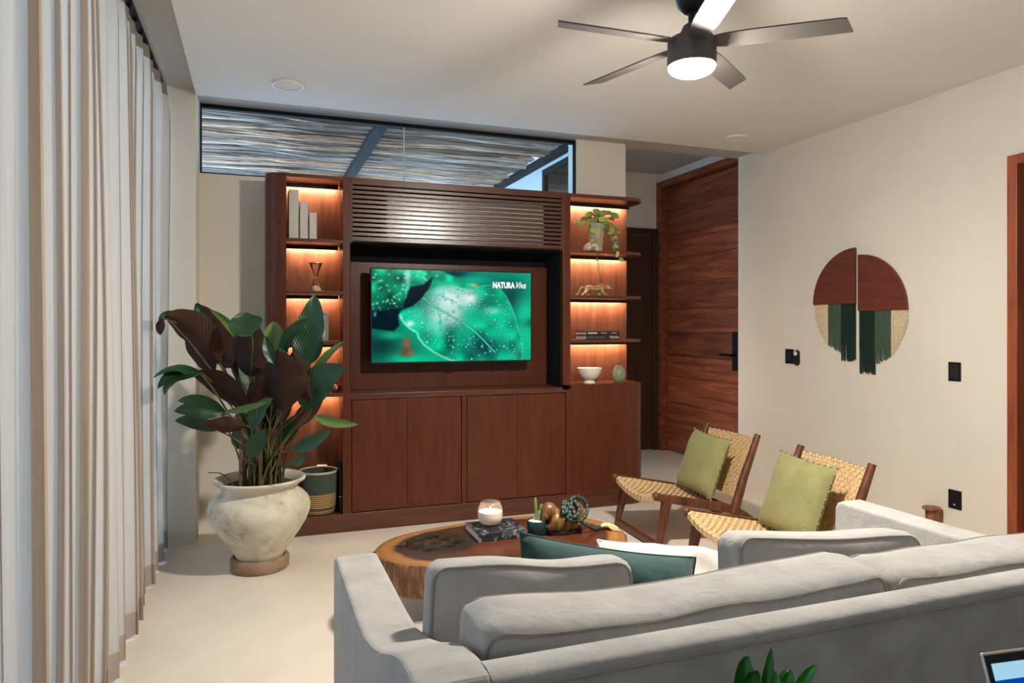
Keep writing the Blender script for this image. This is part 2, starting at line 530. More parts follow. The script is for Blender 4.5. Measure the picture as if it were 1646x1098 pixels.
for q in range(7):
    rr = [0.018, 0.024, 0.030, 0.036, 0.021, 0.027, 0.033][q]
    pts = []; rad = []
    ph = random.uniform(0, 6)
    for i in range(15):
        x = -2.3 + 4.9 * i / 14
        pts.append((x, 0.022 * math.sin(x * 1.3 + ph) + random.uniform(-0.008, 0.008), 0.014 * math.sin(x * 1.9 + ph * 2) + random.uniform(-0.004, 0.004)))
        rad.append(rr * (1 + 0.18 * math.sin(x * 2.2 + ph * 3) + random.uniform(-0.08, 0.08)))
    o = MB().tube(pts, rad, 7).build('pole', M_POLE, perg, smooth=True, world=False)
    pole_meshes.append(o)
y = 5.2; n = 0
first = list(pole_meshes)
while y < 9.1:
    q = random.randrange(7)
    o = first.pop() if first else pole_meshes[q].copy()
    if o.name not in COL.objects: COL.objects.link(o); o.parent = perg
    o.location = (random.uniform(-0.06, 0.02) - 0.6, y - 7.0, 0.075 + random.uniform(-0.012, 0.018))
    o.rotation_euler = (0, 0, random.uniform(-0.012, 0.012))
    y += random.uniform(0.046, 0.080); n += 1
y = 5.22
while y < 9.1:
    o = pole_meshes[random.randrange(7)].copy(); COL.objects.link(o); o.parent = perg
    o.location = (random.uniform(-0.06, 0.02) - 0.6, y - 7.0, 0.125 + random.uniform(-0.01, 0.015))
    o.rotation_euler = (0, 0, random.uniform(-0.012, 0.012))
    y += random.uniform(0.05, 0.068)
for x in (0.93, -1.5):
    MB().box(x - 0.05, x + 0.05, 5.18, 9.15, 2.93, 2.985).build('beam', M_GREYMETAL, perg, bevel=0.004)
MB().box(2.57, 2.655, 5.18, 9.15, 2.93, 2.985).build('beam', M_GREYMETAL, perg, bevel=0.004)
for x in (-2.2,):
    MB().box(x - 0.06, x + 0.06, 9.03, 9.15, -0.02, 2.93).build('post', M_GREYMETAL, perg)

# ================================================================== WALL UNIT
YF, YB = 4.69, 5.015
SH = [1.918, 1.582, 1.253, 0.913]           # shelf top heights
# plinth
pl = [(2.81, YB), (0.05, YB)] + arc(0.157, YF + 0.107, 0.107, 180, 270, 8) + arc(2.69, YF + 0.12, 0.12, 270, 360, 8)
o = MB().prism(pl, 0, 0.12).build('plinth', M_WOODX, bevel=0.003)
tag(o, 'long low walnut plinth running under the whole wall unit', 'plinth')

# left shelf tower
T = thing('shelf_tower', 'tall walnut shelf tower with rounded corner behind the potted plant', 'shelf', (0.3, YF, 0.12))
MB().prism([(0.176, YF), (0.176, YB), (0.05, YB)] + arc(0.157, YF + 0.107, 0.107, 180, 270, 10), 0.12, 2.333).build('rounded_side', M_WOOD, T, smooth=True)
MB().box(0.529, 0.575, YF, YB, 0.12, 2.333).build('side_panel', M_WOOD, T, bevel=0.002)
MB().box(0.176, 0.529, YB - 0.02, YB, 0.12, 2.31).build('back_panel', M_BACKP, T)
MB().box(0.176, 0.529, YF, YB - 0.02, 2.311, 2.333).build('top', M_WOODX, T, bevel=0.002)
def led_set(x0, x1, z, parent):
    MB().box(x0 + 0.004, x1 - 0.004, YB - 0.100, YB - 0.087, z - 0.022, z).build('led_profile', M_BLACKMETAL, parent)
    MB().box(x0 + 0.01, x1 - 0.01, YB - 0.086, YB - 0.076, z - 0.012, z - 0.002).build('led_strip', M_LED, parent)
for z in SH:
    s = MB().box(0.176, 0.529, YF + 0.002, YB - 0.02, z - 0.022, z).build('shelf', M_WOODX, T, bevel=0.002)
    led_set(0.176, 0.529, z - 0.022, s)
led_set(0.176, 0.529, 2.311, [c for c in T.children if c.name.startswith('top')][0])

# right open shelves
R = thing('shelf_unit', 'open walnut wall shelves with rounded ends beside the entrance hall', 'shelf', (2.45, YF, 0.92))
MB().box(2.108, 2.168, YF, YB, 0.92, 2.333).build('side_panel', M_WOOD, R, bevel=0.002)
MB().box(2.168, 2.805, YB - 0.02, YB, 0.92, 2.31).build('back_panel', M_BACKP, R)
def shelf_poly(x1=2.81, rr=0.12):
    return [(2.168, YB - 0.02), (2.168, YF + 0.002)] + arc(x1 - rr, YF + rr, rr, 270, 360, 10) + [(x1, YB - 0.02)]
for z in SH[:3]:
    s = MB().prism(shelf_poly(), z - 0.022, z).build('shelf', M_WOODX, R, bevel=0.003)
    led_set(2.168, 2.79, z - 0.022, s)
s = MB().prism(shelf_poly(), 2.305, 2.333).build('top', M_WOODX, R, bevel=0.003)
led_set(2.168, 2.79, 2.305, s)

# base units
def base_unit(x0, x1, doors, label):
    B = thing('base_cabinet', label, 'cabinet', ((x0 + x1) / 2, YF, 0.12), group='base cabinets under the television')
    MB().box(x0 + 0.001, x1 - 0.001, YF + 0.022, YB, 0.121, 0.884).build('body', M_NICHE, B)
    a, b = doors[0][0] - 0.005, doors[-1][1] + 0.005
    MB().box(x0, a, YF, YF + 0.022, 0.12, 0.885).build('stile', M_WOOD, B, bevel=0.0015)
    MB().box(b, x1, YF, YF + 0.022, 0.12, 0.885).build('stile', M_WOOD, B, bevel=0.0015)
    MB().box(a, b, YF, YF + 0.022, 0.868, 0.885).build('rail', M_WOODX, B)
    for (p, q) in doors:
        MB().box(p, q, YF + 0.004, YF + 0.021, 0.126, 0.862).build('door', M_WOOD, B, bevel=0.001)
base_unit(0.575, 1.355, [(0.590, 0.9565), (0.9585, 1.333)], 'walnut base cabinet with two flush doors nearest the potted plant')
base_unit(1.355, 2.168, [(1.378, 1.752), (1.754, 2.128)], 'walnut base cabinet with two flush doors behind the candle')
C = [(2.168, YB), (2.168, YF)] + arc(2.69, YF + 0.12, 0.12, 270, 360, 12) + [(2.81, YB)]
o = MB().prism(C, 0.12, 0.92).build('corner_cabinet', M_WOOD, smooth=True, bevel=0.0)
tag(o, 'walnut end cabinet with rounded corner beneath the white bowl', 'cabinet')
o = MB().box(0.575, 2.108, YF - 0.002, YB, 0.885, 0.905).build('worktop', M_WOODX, bevel=0.002)
tag(o, 'thin walnut worktop under the television niche', 'worktop')

# television niche
Nn = thing('television_niche', 'brown back panel in a black lined recess behind the television', 'panel', (1.34, YB, 0.905))
MB().box(0.575, 2.108, YB - 0.005, YB, 0.905, 1.905).build('black_backing', M_NICHE, Nn)
MB().box(0.5755, 2.1, YB - 0.03, YB - 0.006, 0.906, 1.804).build('back_panel', M_WOOD, Nn, bevel=0.002)
MB().box(2.100, 2.1075, YF + 0.03, YB - 0.006, 0.906, 1.904).build('side_lining', M_NICHE, Nn)
MB().box(0.5755, 0.582, YF + 0.03, YB - 0.031, 0.906, 1.904).build('side_lining', M_NICHE, Nn)

# slatted air conditioner cover
G = thing('grille_cabinet', 'slatted walnut grille box above the television', 'cabinet', (1.34, YF, 1.905))
MB().box(0.575, 0.592, YF, YB, 1.905, 2.333).build('side_panel', M_WOOD, G)
MB().box(2.091, 2.108, YF, YB, 1.905, 2.333).build('side_panel', M_WOOD, G)
MB().box(0.592, 2.091, YF, YB, 2.312, 2.333).build('top', M_WOODX, G)
MB().box(0.592, 2.091, YF, YB, 1.905, 1.917).build('bottom', M_NICHE, G)
MB().box(0.592, 2.091, YB - 0.01, YB, 1.917, 2.312).build('back_panel', M_NICHE, G)
MB().box(0.592, 2.091, YF, YF + 0.022, 2.289, 2.312).build('rail', M_WOODX, G)
MB().box(0.592, 2.091, YF, YF + 0.022, 1.917, 1.943).build('rail', M_WOODX, G)
M_SLAT = wood('satin_walnut_slat', (58, 30, 19), (78, 42, 26), (98, 56, 36), 'x', 1.2, 0.27, 14, bump=0.03, spec=0.9)
slat = None
for k in range(11):
    z = 1.952 + k * 0.0307
    if slat is None:
        slat = MB().box(0.592, 2.091, YF, YF + 0.020, 1.952, 1.9725).build('slat', M_SLAT, G, bevel=0.0015)
    else:
        s2 = slat.copy(); COL.objects.link(s2); s2.parent = G; s2.location.z += k * 0.0307
AC = thing('air_conditioner', 'white air conditioner hidden behind the walnut slats', 'air conditioner', (1.39, 4.85, 1.93))
MB().box(0.82, 1.97, 4.716, 4.93, 1.9172, 2.23).build('housing', M_WHITE, AC, bevel=0.015, seg=3)
MB().box(0.86, 1.93, 4.713, 4.75, 1.925, 1.945).build('louvre', M_WHITE, AC, bevel=0.004)

# ================================================================== TELEVISION
TV = thing('television', 'wide flat television showing a wet green leaf', 'television', (1.332, 4.88, 1.089))
tx0, tx1, tz0, tz1, ty = 0.730, 1.920, 1.090, 1.755, 4.835
MB().box(tx0, tx1, ty + 0.002, ty + 0.035, tz0, tz1).build('case', M_BLACKMETAL, TV, bevel=0.004)
MB().box(1.0, 1.66, ty + 0.035, YB - 0.031, 1.2, 1.6).build('wall_mount', M_BLACK, TV)
MB().box(1.31, 1.355, ty - 0.001, ty + 0.004, tz0 - 0.008, tz0 + 0.002).build('badge', M_GREYMETAL, TV)

def vnoise(w, h, cell, seed):
    g = np.random.default_rng(seed); gx, gy = int(w / cell) + 3, int(h / cell) + 3
    a = g.random((gy, gx)); X = np.arange(w) / cell; Yv = np.arange(h) / cell
    xi, yi = X.astype(int), Yv.astype(int); fx, fy = X - xi, Yv - yi
    fx = fx * fx * (3 - 2 * fx); fy = fy * fy * (3 - 2 * fy)
    A = a[yi][:, xi]; B = a[yi][:, xi + 1]; C_ = a[yi + 1][:, xi]; D = a[yi + 1][:, xi + 1]
    return (A * (1 - fx) + B * fx) * (1 - fy)[:, None] + (C_ * (1 - fx) + D * fx) * fy[:, None]

def inside(poly, X, Y):
    res = np.zeros(X.shape, bool); n = len(poly)
    for i in range(n):
        x1, y1 = poly[i]; x2, y2 = poly[(i + 1) % n]
        cnd = ((y1 > Y) != (y2 > Y)) & (X < (x2 - x1) * (Y - y1) / ((y2 - y1) if y2 != y1 else 1e-9) + x1)
        res ^= cnd
    return res

def segdist(p, q, X, Y):
    dx, dy = q[0] - p[0], q[1] - p[1]
    t = np.clip(((X - p[0]) * dx + (Y - p[1]) * dy) / (dx * dx + dy * dy + 1e-9), 0, 1)
    return np.hypot(X - p[0] - t * dx, Y - p[1] - t * dy)

def polydist(pts, X, Y, closed=False):
    d = np.full(X.shape, 1e9); n = len(pts)
    for i in range(n if closed else n - 1):
        d = np.minimum(d, segdist(pts[i], pts[(i + 1) % n], X, Y))
    return d

def soften(m, k=2):
    for _ in range(k):
        p = np.pad(m, 1, mode='edge')
        m = (p[:-2, 1:-1] + p[2:, 1:-1] + p[1:-1, :-2] + p[1:-1, 2:] + 2 * m) / 6
    return m

def sm(d, a, b):
    t = np.clip((d - a) / (b - a), 0, 1); return t * t * (3 - 2 * t)

def screen_picture(w=330, h=186):
    # drawing coordinates: 0..1103 across, 0..660 down
    X, Y = np.meshgrid(np.linspace(0, 1103, w), np.linspace(0, 660, h))
    col = lambda c: np.array(c, float)
    img = np.zeros((h, w, 3)) + col((4, 150, 112))
    def blend(mask, c):
        nonlocal img
        img = img * (1 - mask[..., None]) + col(c) * mask[..., None]
    def blob(cx, cy, rx, ry, c, a=1.0):
        blend(a * np.exp(-(((X - cx) / rx) ** 2 + ((Y - cy) / ry) ** 2)), c)
    n1 = vnoise(w, h, 40, 1)
    blend(n1 * 0.5, (10, 200, 150))
    blob(60, 540, 170, 150, (4, 52, 52), 1.0); blob(230, 600, 110, 90, (20, 120, 92), 0.7)
    blob(130, 470, 90, 30, (20, 190, 130), 0.8); blob(240, 640, 120, 40, (0, 215, 150), 0.9)
    blob(560, 20, 120, 40, (2, 40, 55), 1.0); blob(800, 60, 130, 70, (0, 110, 105), 0.9)
    blob(960, 190, 110, 150, (2, 62, 66), 0.95); blob(1090, 375, 50, 40, (2, 30, 40), 1)
    blob(990, 370, 40, 30, (2, 84, 60), 0.8); blob(1060, 300, 70, 110, (10, 205, 150), 0.8); blob(1050, 520, 80, 120, (0, 200, 150), 0.7)
    blob(676, 104, 40, 20, (235, 190, 120), 1.0); blob(690, 60, 120, 30, (0, 190, 140), 0.7)
    blob(228, 530, 26, 45, (150, 95, 70), 1.0); blob(225, 590, 48, 36, (104, 66, 54), 0.9); blob(250, 596, 20, 20, (170, 96, 62), 0.7)
    dn = vnoise(w, h, 5, 3); dn2 = vnoise(w, h, 3, 4)
    # upper left leaf
    P2 = [(-10, -10), (262, -10), (255, 90), (235, 190), (200, 270), (150, 285), (60, 300), (-10, 310)]
    m2 = soften(inside(P2, X, Y).astype(float))
    c2 = np.zeros_like(img) + col((10, 165, 120)); c2 = c2 * (0.45 + 0.9 * vnoise(w, h, 18, 8)[..., None]) * (1 - 0.65 * sm(Y, 130, 330)[..., None])
    img = img * (1 - m2[..., None]) + c2 * m2[..., None]
    blob(235, 40, 22, 70, (200, 235, 225), 0.8)
    # top centre leaf
    P3 = [(262, -10), (420, -10), (560, 40), (700, 120), (470, 140), (400, 60), (340, 120), (255, 130)]
    m3 = soften(inside(P3, X, Y).astype(float), 4)
    c3 = (np.zeros_like(img) + col((14, 185, 138))) * (0.65 + 0.6 * vnoise(w, h, 14, 9)[..., None])
    img = img * (1 - m3[..., None]) + c3 * m3[..., None]
    g = np.random.default_rng(9)
    for _ in range(110):
        cx, cy = g.uniform(0, 440), g.uniform(0, 300); rr = g.uniform(3, 9)
        blend(m2 * 0.8 * np.exp(-(np.hypot(X - cx, Y - cy) / rr) ** 2) + m3 * 0.7 * np.exp(-(np.hypot(X - cx, Y - cy) / rr) ** 2), (150, 245, 215))
    # dark hollow
    PD = [(250, 120), (330, 105), (405, 45), (390, 100), (345, 190), (270, 260), (190, 290), (170, 330), (180, 400), (140, 440), (-10, 420), (-10, 300), (80, 290), (200, 270)]
    md = soften(inside(PD, X, Y).astype(float), 6)
    blend(md * 0.95, (2, 18, 34))
    blob(20, 320, 10, 18, (90, 190, 160), 0.8)
    # main leaf
    PL = [(178, 320), (215, 290), (270, 262), (330, 200), (352, 160), (430, 110), (530, 95), (600, 120), (680, 128), (750, 100), (810, 95), (870, 120), (920, 170), (960, 250), (990, 340), (1013, 430), (1040, 520), (1045, 600), (1030, 670), (560, 670), (490, 645), (410, 600), (340, 545), (300, 490), (292, 455), (250, 430), (210, 390), (183, 350)]
    ml = soften(inside(PL, X, Y).astype(float), 1)
    lf = np.zeros_like(img) + col((2, 170, 124))
    lf = lf * (0.55 + 0.75 * vnoise(w, h, 22, 21)[..., None])
    base = img.copy(); img = lf
    blob(520, 210, 150, 120, (214, 234, 230), 1.0); blob(470, 330, 120, 70, (196, 232, 224), 0.85); blob(430, 420, 70, 60, (140, 225, 200), 0.6); blob(655, 195, 55, 55, (228, 232, 232), 1.0)
    blob(560, 330, 60, 60, (214, 222, 214), 0.8); blob(820, 290, 60, 26, (190, 226, 214), 0.8)
    blob(700, 330, 100, 60, (0, 178, 128), 0.8)
    blob(770, 560, 150, 75, (2, 50, 66), 0.95); blob(640, 590, 70, 40, (4, 110, 92), 0.7); blob(300, 340, 60, 70, (60, 205, 165), 0.6); blob(900, 420, 120, 160, (0, 205, 158), 0.5)
    mv = catmull([(338, 195, 0), (390, 245, 0), (480, 300, 0), (600, 375, 0), (700, 450, 0), (840, 600, 0)], 6)
    mv = [(p.x, p.y) for p in mv]
    d = polydist(mv, X, Y)
    blend(0.75 * (1 - sm(np.abs(d - 6), 1, 4)), (0, 110, 92)); blend(0.8 * (1 - sm(d, 2, 5)), (120, 240, 205))
    for v in ([(335, 200), (330, 260), (350, 350)], [(430, 270), (460, 360), (455, 440)], [(360, 170), (450, 175), (560, 230)], [(650, 160), (760, 165), (860, 180)], [(690, 250), (800, 380), (930, 500), (940, 600)], [(560, 380), (640, 480), (680, 560)]):
        d = polydist(v, X, Y); blend(0.4 * (1 - sm(np.abs(d - 5), 1, 4)), (0, 120, 98)); blend(0.35 * (1 - sm(d, 1, 4)), (150, 240, 212))
    g = np.random.default_rng(5)
    for _ in range(330):
        cx, cy = g.uniform(190, 1040), g.uniform(100, 660); rr = g.uniform(3, 9) * (1.6 if g.random() < 0.12 else 1)
        e = np.hypot((X - cx) / g.uniform(0.8, 1.2), Y - cy)
        blend(0.55 * np.exp(-((e - rr) / 2.4) ** 2), (0, 120, 100)); blend(0.85 * np.exp(-(np.hypot(X - cx + rr * .3, Y - cy + rr * .35) / (rr * .55)) ** 2), (205, 250, 236))
    ed = polydist(PL[:1] + PL[19:][::-1], X, Y); blend(0.75 * (1 - sm(ed, 4, 22)), (150, 245, 215))
    ed = polydist(PL[8:19], X, Y); blend(0.45 * (1 - sm(ed, 2, 10)), (120, 240, 200))
    img = base * (1 - ml[..., None]) + img * ml[..., None]
    blob(250, 385, 26, 20, (240, 250, 240), 0.9)
    return np.clip(img, 0, 255)

def picture_panel(name, img, x0, x1, y, z0, z1, strength, parent):
    h, w = img.shape[:2]
    xs = np.linspace(x0, x1, w); zs = np.linspace(z1, z0, h)
    mb = MB()
    XX, ZZ = np.meshgrid(xs, zs)
    mb.v = [(a, y, b) for a, b in zip(XX.ravel().tolist(), ZZ.ravel().tolist())]
    idx = np.arange(h * w).reshape(h, w)
    q = np.stack([idx[1:, :-1], idx[1:, 1:], idx[:-1, 1:], idx[:-1, :-1]], -1).reshape(-1, 4)
    mb.f = [tuple(r_) for r_ in q.tolist()]; mb.fm = [0] * len(mb.f)
    N = Nodes(name + '_picture'); N.t.nodes.remove(N.b)
    at = N.n('ShaderNodeVertexColor'); at.layer_name = 'picture'
    e = N.n('ShaderNodeEmission'); e.inputs['Strength'].default_value = strength
    gl = N.n('ShaderNodeBsdfGlossy'); gl.inputs['Roughness'].default_value = 0.15; gl.inputs['Color'].default_value = (0.02, 0.02, 0.02, 1)
    ad = N.n('ShaderNodeAddShader')
    N.l(at.outputs['Color'], e.inputs['Color']); N.l(e.outputs[0], ad.inputs[0]); N.l(gl.outputs[0], ad.inputs[1])
    N.l(ad.outputs[0], N.out.inputs['Surface'])
    o = mb.build(name, N.m, parent)
    a = img.reshape(-1, 3) / 255.0
    l_ = np.where(a <= 0.04045, a / 12.92, ((a + 0.055) / 1.055) ** 2.4)
    ca = o.data.color_attributes.new('picture', 'FLOAT_COLOR', 'POINT')
    ca.data.foreach_set('color', np.concatenate([l_, np.ones((len(l_), 1))], 1).astype(np.float32).ravel())
    return o
scr = picture_panel('screen', screen_picture(), tx0 + 0.010, tx1 - 0.010, ty, tz0 + 0.014, tz1 - 0.010, SCREEN, TV)
M_GLYPH = emit('screen_lettering', (245, 250, 250), 0.42)
rt = Matrix.Rotation(PI / 2, 4, 'X')
text_mesh('lettering', 'NATURA', 0.060, Matrix.Translation((1.612 - 1.332, ty - 0.0015 - 4.88, 1.632 - 1.089)) @ rt, M_GLYPH, scr, bold=0.0024, sx=0.70)
text_mesh('lettering', 'Viva', 0.066, Matrix.Translation((1.780 - 1.332, ty - 0.0015 - 4.88, 1.632 - 1.089)) @ rt, M_GLYPH, scr, shear=0.5, sx=0.78, bold=0.0006)

# ================================================================== CURTAINS
def curtain(y0, y1, label, seed):
    g = random.Random(seed)
    C = thing('curtain', label, 'curtain', (-0.54, (y0 + y1) / 2, 0.0), group='sheer curtains along the glass wall')
    # fold positions
    yy = [y0]
    while yy[-1] < y1: yy.append(yy[-1] + g.choice((0.045, 0.06, 0.075, 0.09, 0.12)) * g.uniform(0.85, 1.15))
    yy[-1] = y1
    amps = [g.uniform(0.55, 1.2) for _ in yy]
    def phase(y):
        for i in range(len(yy) - 1):
            if yy[i] <= y <= yy[i + 1] + 1e-9:
                return i, (y - yy[i]) / (yy[i + 1] - yy[i])
        return len(yy) - 2, 1.0
    nu, nv = int((y1 - y0) * 160), 18
    cache = {}
    def P(u, v, z0, z1):
        y = y0 + (y1 - y0) * u
        i, t = phase(y)
        z = z0 + (z1 - z0) * v
        zn = z / 2.8
        sgn = 1 if i % 2 == 0 else -1
        ph = PI * t
        b = math.sin(ph) ** 0.85 * amps[i] * sgn
        amp = 0.056 * (1 - 0.30 * zn)
        pinch = max(0, (zn - 0.93) / 0.07)
        amp *= (1 - 0.45 * pinch)
        x = -0.552 + amp * b + 0.012 * math.sin(2.1 * y + 3 * zn + seed) + 0.006 * math.sin(9 * y + 4 * zn)
        yo = y + 0.020 * amps[i] * math.sin(2 * ph) * (1 - 0.6 * pinch) + 0.02 * math.sin(3.0 * zn + i * 1.7) * (1 - zn)
        return (x, min(max(yo, y0), y1), z)
    MB().grid(lambda u, v: P(u, v, 0.115, 2.74), nu, nv).build('cloth', M_CURTAIN, C, smooth=True)
    MB().grid(lambda u, v: P(u, v, 0.012, 0.115), nu, 2).build('hem', M_HEM, C, smooth=True)
    MB().grid(lambda u, v: P(u, v, 2.74, 2.805), nu, 2).build('heading', M_HEAD, C, smooth=True)
    for i, y in enumerate(yy[:-1]):
        if i % 2 == 0 and y > -0.5:
            ym = (y + yy[i + 1]) / 2
            MB().box(-0.556, -0.536, ym - 0.006, ym + 0.006, 2.80, 2.8222).build('hook', M_BLACKMETAL, C)
    return C
curtain(2.18, 4.735, 'far sheer linen curtain hanging behind the potted plant', 1)
curtain(-1.6, 2.16, 'near sheer linen curtain hanging at the left edge of the view', 5)
o = box('curtain_track', M_BLACKMETAL, -0.565, -0.53, -1.6, 4.74, 2.8225, 2.83)
tag(o, 'slim black curtain track fixed in the ceiling recess', 'curtain track')

# ================================================================== CEILING FAN
FX, FY = 1.59, 2.32
F = thing('ceiling_fan', 'dark grey five-blade ceiling fan with a glowing round lamp', 'ceiling fan', (FX, FY, 2.29))
MB().lathe([(0.0, 2.566), (0.03, 2.572), (0.052, 2.595), (0.066, 2.64), (0.07, 2.70), (0.07, 2.79)], 32, (FX, FY, 0)).build('canopy', M_BLACKMETAL, F, smooth=True)
MB().lathe([(0.0135, 2.48), (0.0135, 2.58)], 16, (FX, FY, 0)).build('rod', M_BLACKMETAL, F, smooth=True)
MB().lathe([(0.0, 2.36), (0.092, 2.362), (0.094, 2.37), (0.093, 2.455), (0.085, 2.468), (0.05, 2.482), (0.032, 2.52), (0.02, 2.528), (0.0, 2.528)], 40, (FX, FY, 0)).build('motor_housing', M_FANGREY, F, smooth=True)
ln = MB().lathe([(0.0, 2.325), (0.035, 2.327), (0.062, 2.333), (0.080, 2.343), (0.088, 2.354), (0.089, 2.361)], 40, (FX, FY, 0)).build('lamp_lens', M_LENS, F, smooth=True)
tag(ln, 'glowing white lamp lens')
def blade_mesh():
    mb = MB()
    prof = [(0.06, -0.028, 0.028), (0.12, -0.040, 0.040), (0.20, -0.046, 0.046), (0.38, -0.047, 0.046), (0.52, -0.046, 0.044), (0.535, -0.044, 0.043)]
    tipx = [(0.535, 0.575)]
    vs = []
    top = []
    for x, a, b in prof: vs += [(x, a, 0.003), (x, b, 0.003), (x, a, -0.003), (x, b, -0.003)]
    vs += [(0.545, -0.043, 0.003), (0.578, 0.043, 0.003), (0.545, -0.043, -0.003), (0.578, 0.043, -0.003)]
    n = len(prof) + 1; fs = []
    for i in range(n - 1):
        a = i * 4; b = a + 4
        fs += [(a, b, b + 1, a + 1), (a + 2, a + 3, b + 3, b + 2), (a, a + 2, b + 2, b), (a + 1, b + 1, b + 3, a + 3)]
    fs += [(0, 1, 3, 2), ((n - 1) * 4, (n - 1) * 4 + 2, (n - 1) * 4 + 3, (n - 1) * 4 + 1)]
    mb.add(vs, fs)
    return mb
src = None
for k in range(5):
    if src is None:
        mb = blade_mesh(); mb.xform(Matrix.Rotation(math.radians(-13), 4, 'X'))
        src = mb.build('blade', M_FANGREY, F, world=False, weld=True); b = src
    else:
        b = src.copy(); COL.objects.link(b); b.parent = F
    b.location = (0, 0, 2.452 - 2.29); b.rotation_euler = (0, 0, math.radians(-37.5 + 72 * k))

# ================================================================== RIGHT WALL
WX = 3.96
M_ARTWOOD = wood('mahogany_board', (82, 36, 24), (104, 48, 32), (122, 60, 40), 'y', 2.0, 0.5, 12)
def yarn(name, c): return plain(name, c, 0.95, spec=0.1, var=0.12, scale=90)
M_YDARK, M_YSAGE, M_YCREAM = yarn('dark_green_yarn', (34, 52, 44)), yarn('sage_green_yarn', (76, 92, 76)), yarn('cream_yarn', (214, 196, 160))
def art(cy, cz, side, bands, label):
    A = thing('wall_hanging', label, 'wall art', (WX, cy, cz - 0.4), group='half round wall hangings with fringe')
    r_ = 0.392
    pts = [(cy, cz)] + [(cy + side * r_ * math.cos(a), cz + r_ * math.sin(a)) for a in np.linspace(0, PI / 2, 25)]
    MB().prism(pts if side > 0 else pts[::-1], WX - 0.024, WX - 0.006, 'x').build('board', M_ARTWOOD, A, bevel=0.002)
    for nm, m, a, b, fn in bands:
        mb = MB(); n = max(4, int((b - a) / 0.0065))
        for i in range(n):
            t = a + (b - a) * (i + 0.5) / n
            zb = fn(t) + random.uniform(-0.012, 0.008)
            y = cy + side * t
            sw = random.uniform(-0.004, 0.004)
            xx = WX - 0.010 + random.uniform(-0.003, 0.002)
            mb.tube([(xx, y, cz + 0.002), (xx, y + sw * .3, (cz + zb) / 2), (xx + random.uniform(0, 0.004), y + sw, zb)], [0.0038, 0.0038, 0.003], 5)
        tag(mb.build(nm, m, A, smooth=True), kind='stuff')
circ = lambda cz: (lambda t: cz - math.sqrt(max(0, 0.392 ** 2 - t * t)) )
art(3.788, 1.513, 1, [('dark_fringe', M_YDARK, 0.004, 0.130, lambda t: 1.112), ('sage_fringe', M_YSAGE, 0.130, 0.254, lambda t: 1.165 + (t - 0.13) * 0.42), ('cream_fringe', M_YCREAM, 0.254, 0.388, lambda t: 1.513 - math.sqrt(0.394 ** 2 - t * t))], 'half round wooden wall hanging with green fringe, the higher left half')
art(3.762, 1.459, -1, [('dark_fringe', M_YDARK, 0.004, 0.135, lambda t: 1.030), ('sage_fringe', M_YSAGE, 0.135, 0.264, lambda t: 1.095 + (t - 0.135) * 0.45), ('cream_fringe', M_YCREAM, 0.264, 0.388, lambda t: 1.459 - math.sqrt(0.394 ** 2 - t * t))], 'half round wooden wall hanging with green fringe, the lower right half')

S = thing('light_switch', 'black double light switch beside the entrance corner', 'switch', (WX, 4.449, 1.057))
MB().box(WX - 0.008, WX, 4.404, 4.493, 1.057, 1.172).build('plate', M_BLACKMETAL, S, bevel=0.003)
for a, b in ((4.412, 4.446), (4.450, 4.485)): MB().box(WX - 0.012, WX - 0.008, a, b, 1.075, 1.155).build('rocker', M_BLACK, S, bevel=0.002)
Q = thing('remote_holder', 'black pill-shaped fan remote with white dial on the wall', 'remote', (WX, 4.362, 1.045))
pp = [(4.362 + 0.026 * math.cos(a), 1.142 + 0.026 * math.sin(a)) for a in np.linspace(0, PI, 12)] + [(4.362 + 0.026 * math.cos(a), 1.072 + 0.026 * math.sin(a)) for a in np.linspace(PI, 2 * PI, 12)]
MB().prism(pp, WX - 0.018, WX, 'x').build('case', M_BLACK, Q, bevel=0.004)
dl = MB(); dl.lathe([(0.0, 0), (0.017, 0.0), (0.018, 0.003), (0.016, 0.006), (0, 0.006)], 24)
dl.xform(Matrix.Translation((WX - 0.018, 4.366, 1.140)) @ Matrix.Rotation(-PI / 2, 4, 'Y')); dl.build('dial', M_WHITE, Q, smooth=True)
S = thing('light_switch', 'black light switch plate midway along the right wall', 'switch', (WX, 3.054, 1.02))
MB().box(WX - 0.008, WX, 3.014, 3.094, 1.02, 1.135).build('plate', M_BLACKMETAL, S, bevel=0.003)
MB().box(WX - 0.011, WX - 0.008, 3.022, 3.086, 1.035, 1.12).build('rocker', M_BLACK, S, bevel=0.002)
S = thing('wall_outlet', 'black power outlet low on the right wall', 'outlet', (WX, 3.052, 0.25))
MB().box(WX - 0.008, WX, 3.01, 3.094, 0.25, 0.363).build('plate', M_BLACKMETAL, S, bevel=0.003)
MB().box(WX - 0.0095, WX - 0.008, 3.048, 3.056, 0.272, 0.280).build('indicator', M_WHITE, S)
M_STUB = wood('stub_wood', (92, 52, 30), (140, 86, 52), (176, 116, 76), 'z', 4, 0.6, 6)
S = thing('wall_stub', 'small wooden stub with round cap on the right wall', 'wall hook', (WX, 3.165, 0.14))
MB().box(WX - 0.07, WX, 3.13, 3.20, 0.146, 0.225).build('block', M_STUB, S, bevel=0.003)
MB().lathe([(0.0, 0.224), (0.05, 0.225), (0.054, 0.231), (0.05, 0.238), (0.03, 0.2385), (0, 0.236)], 28, (WX - 0.055, 3.165, 0)).build('round_cap', M_STUB, S, smooth=True)

# ================================================================== SOFA AND CUSHIONS
def smooth_noise(p, k=7.0, s=0.0):
    return (math.sin(p[0] * k + 1.3 + s) * math.cos(p[2] * k * 1.3 + s) + math.sin(p[0] * k * 2.3 + p[2] * k * 1.7 + s * 2) * 0.5)

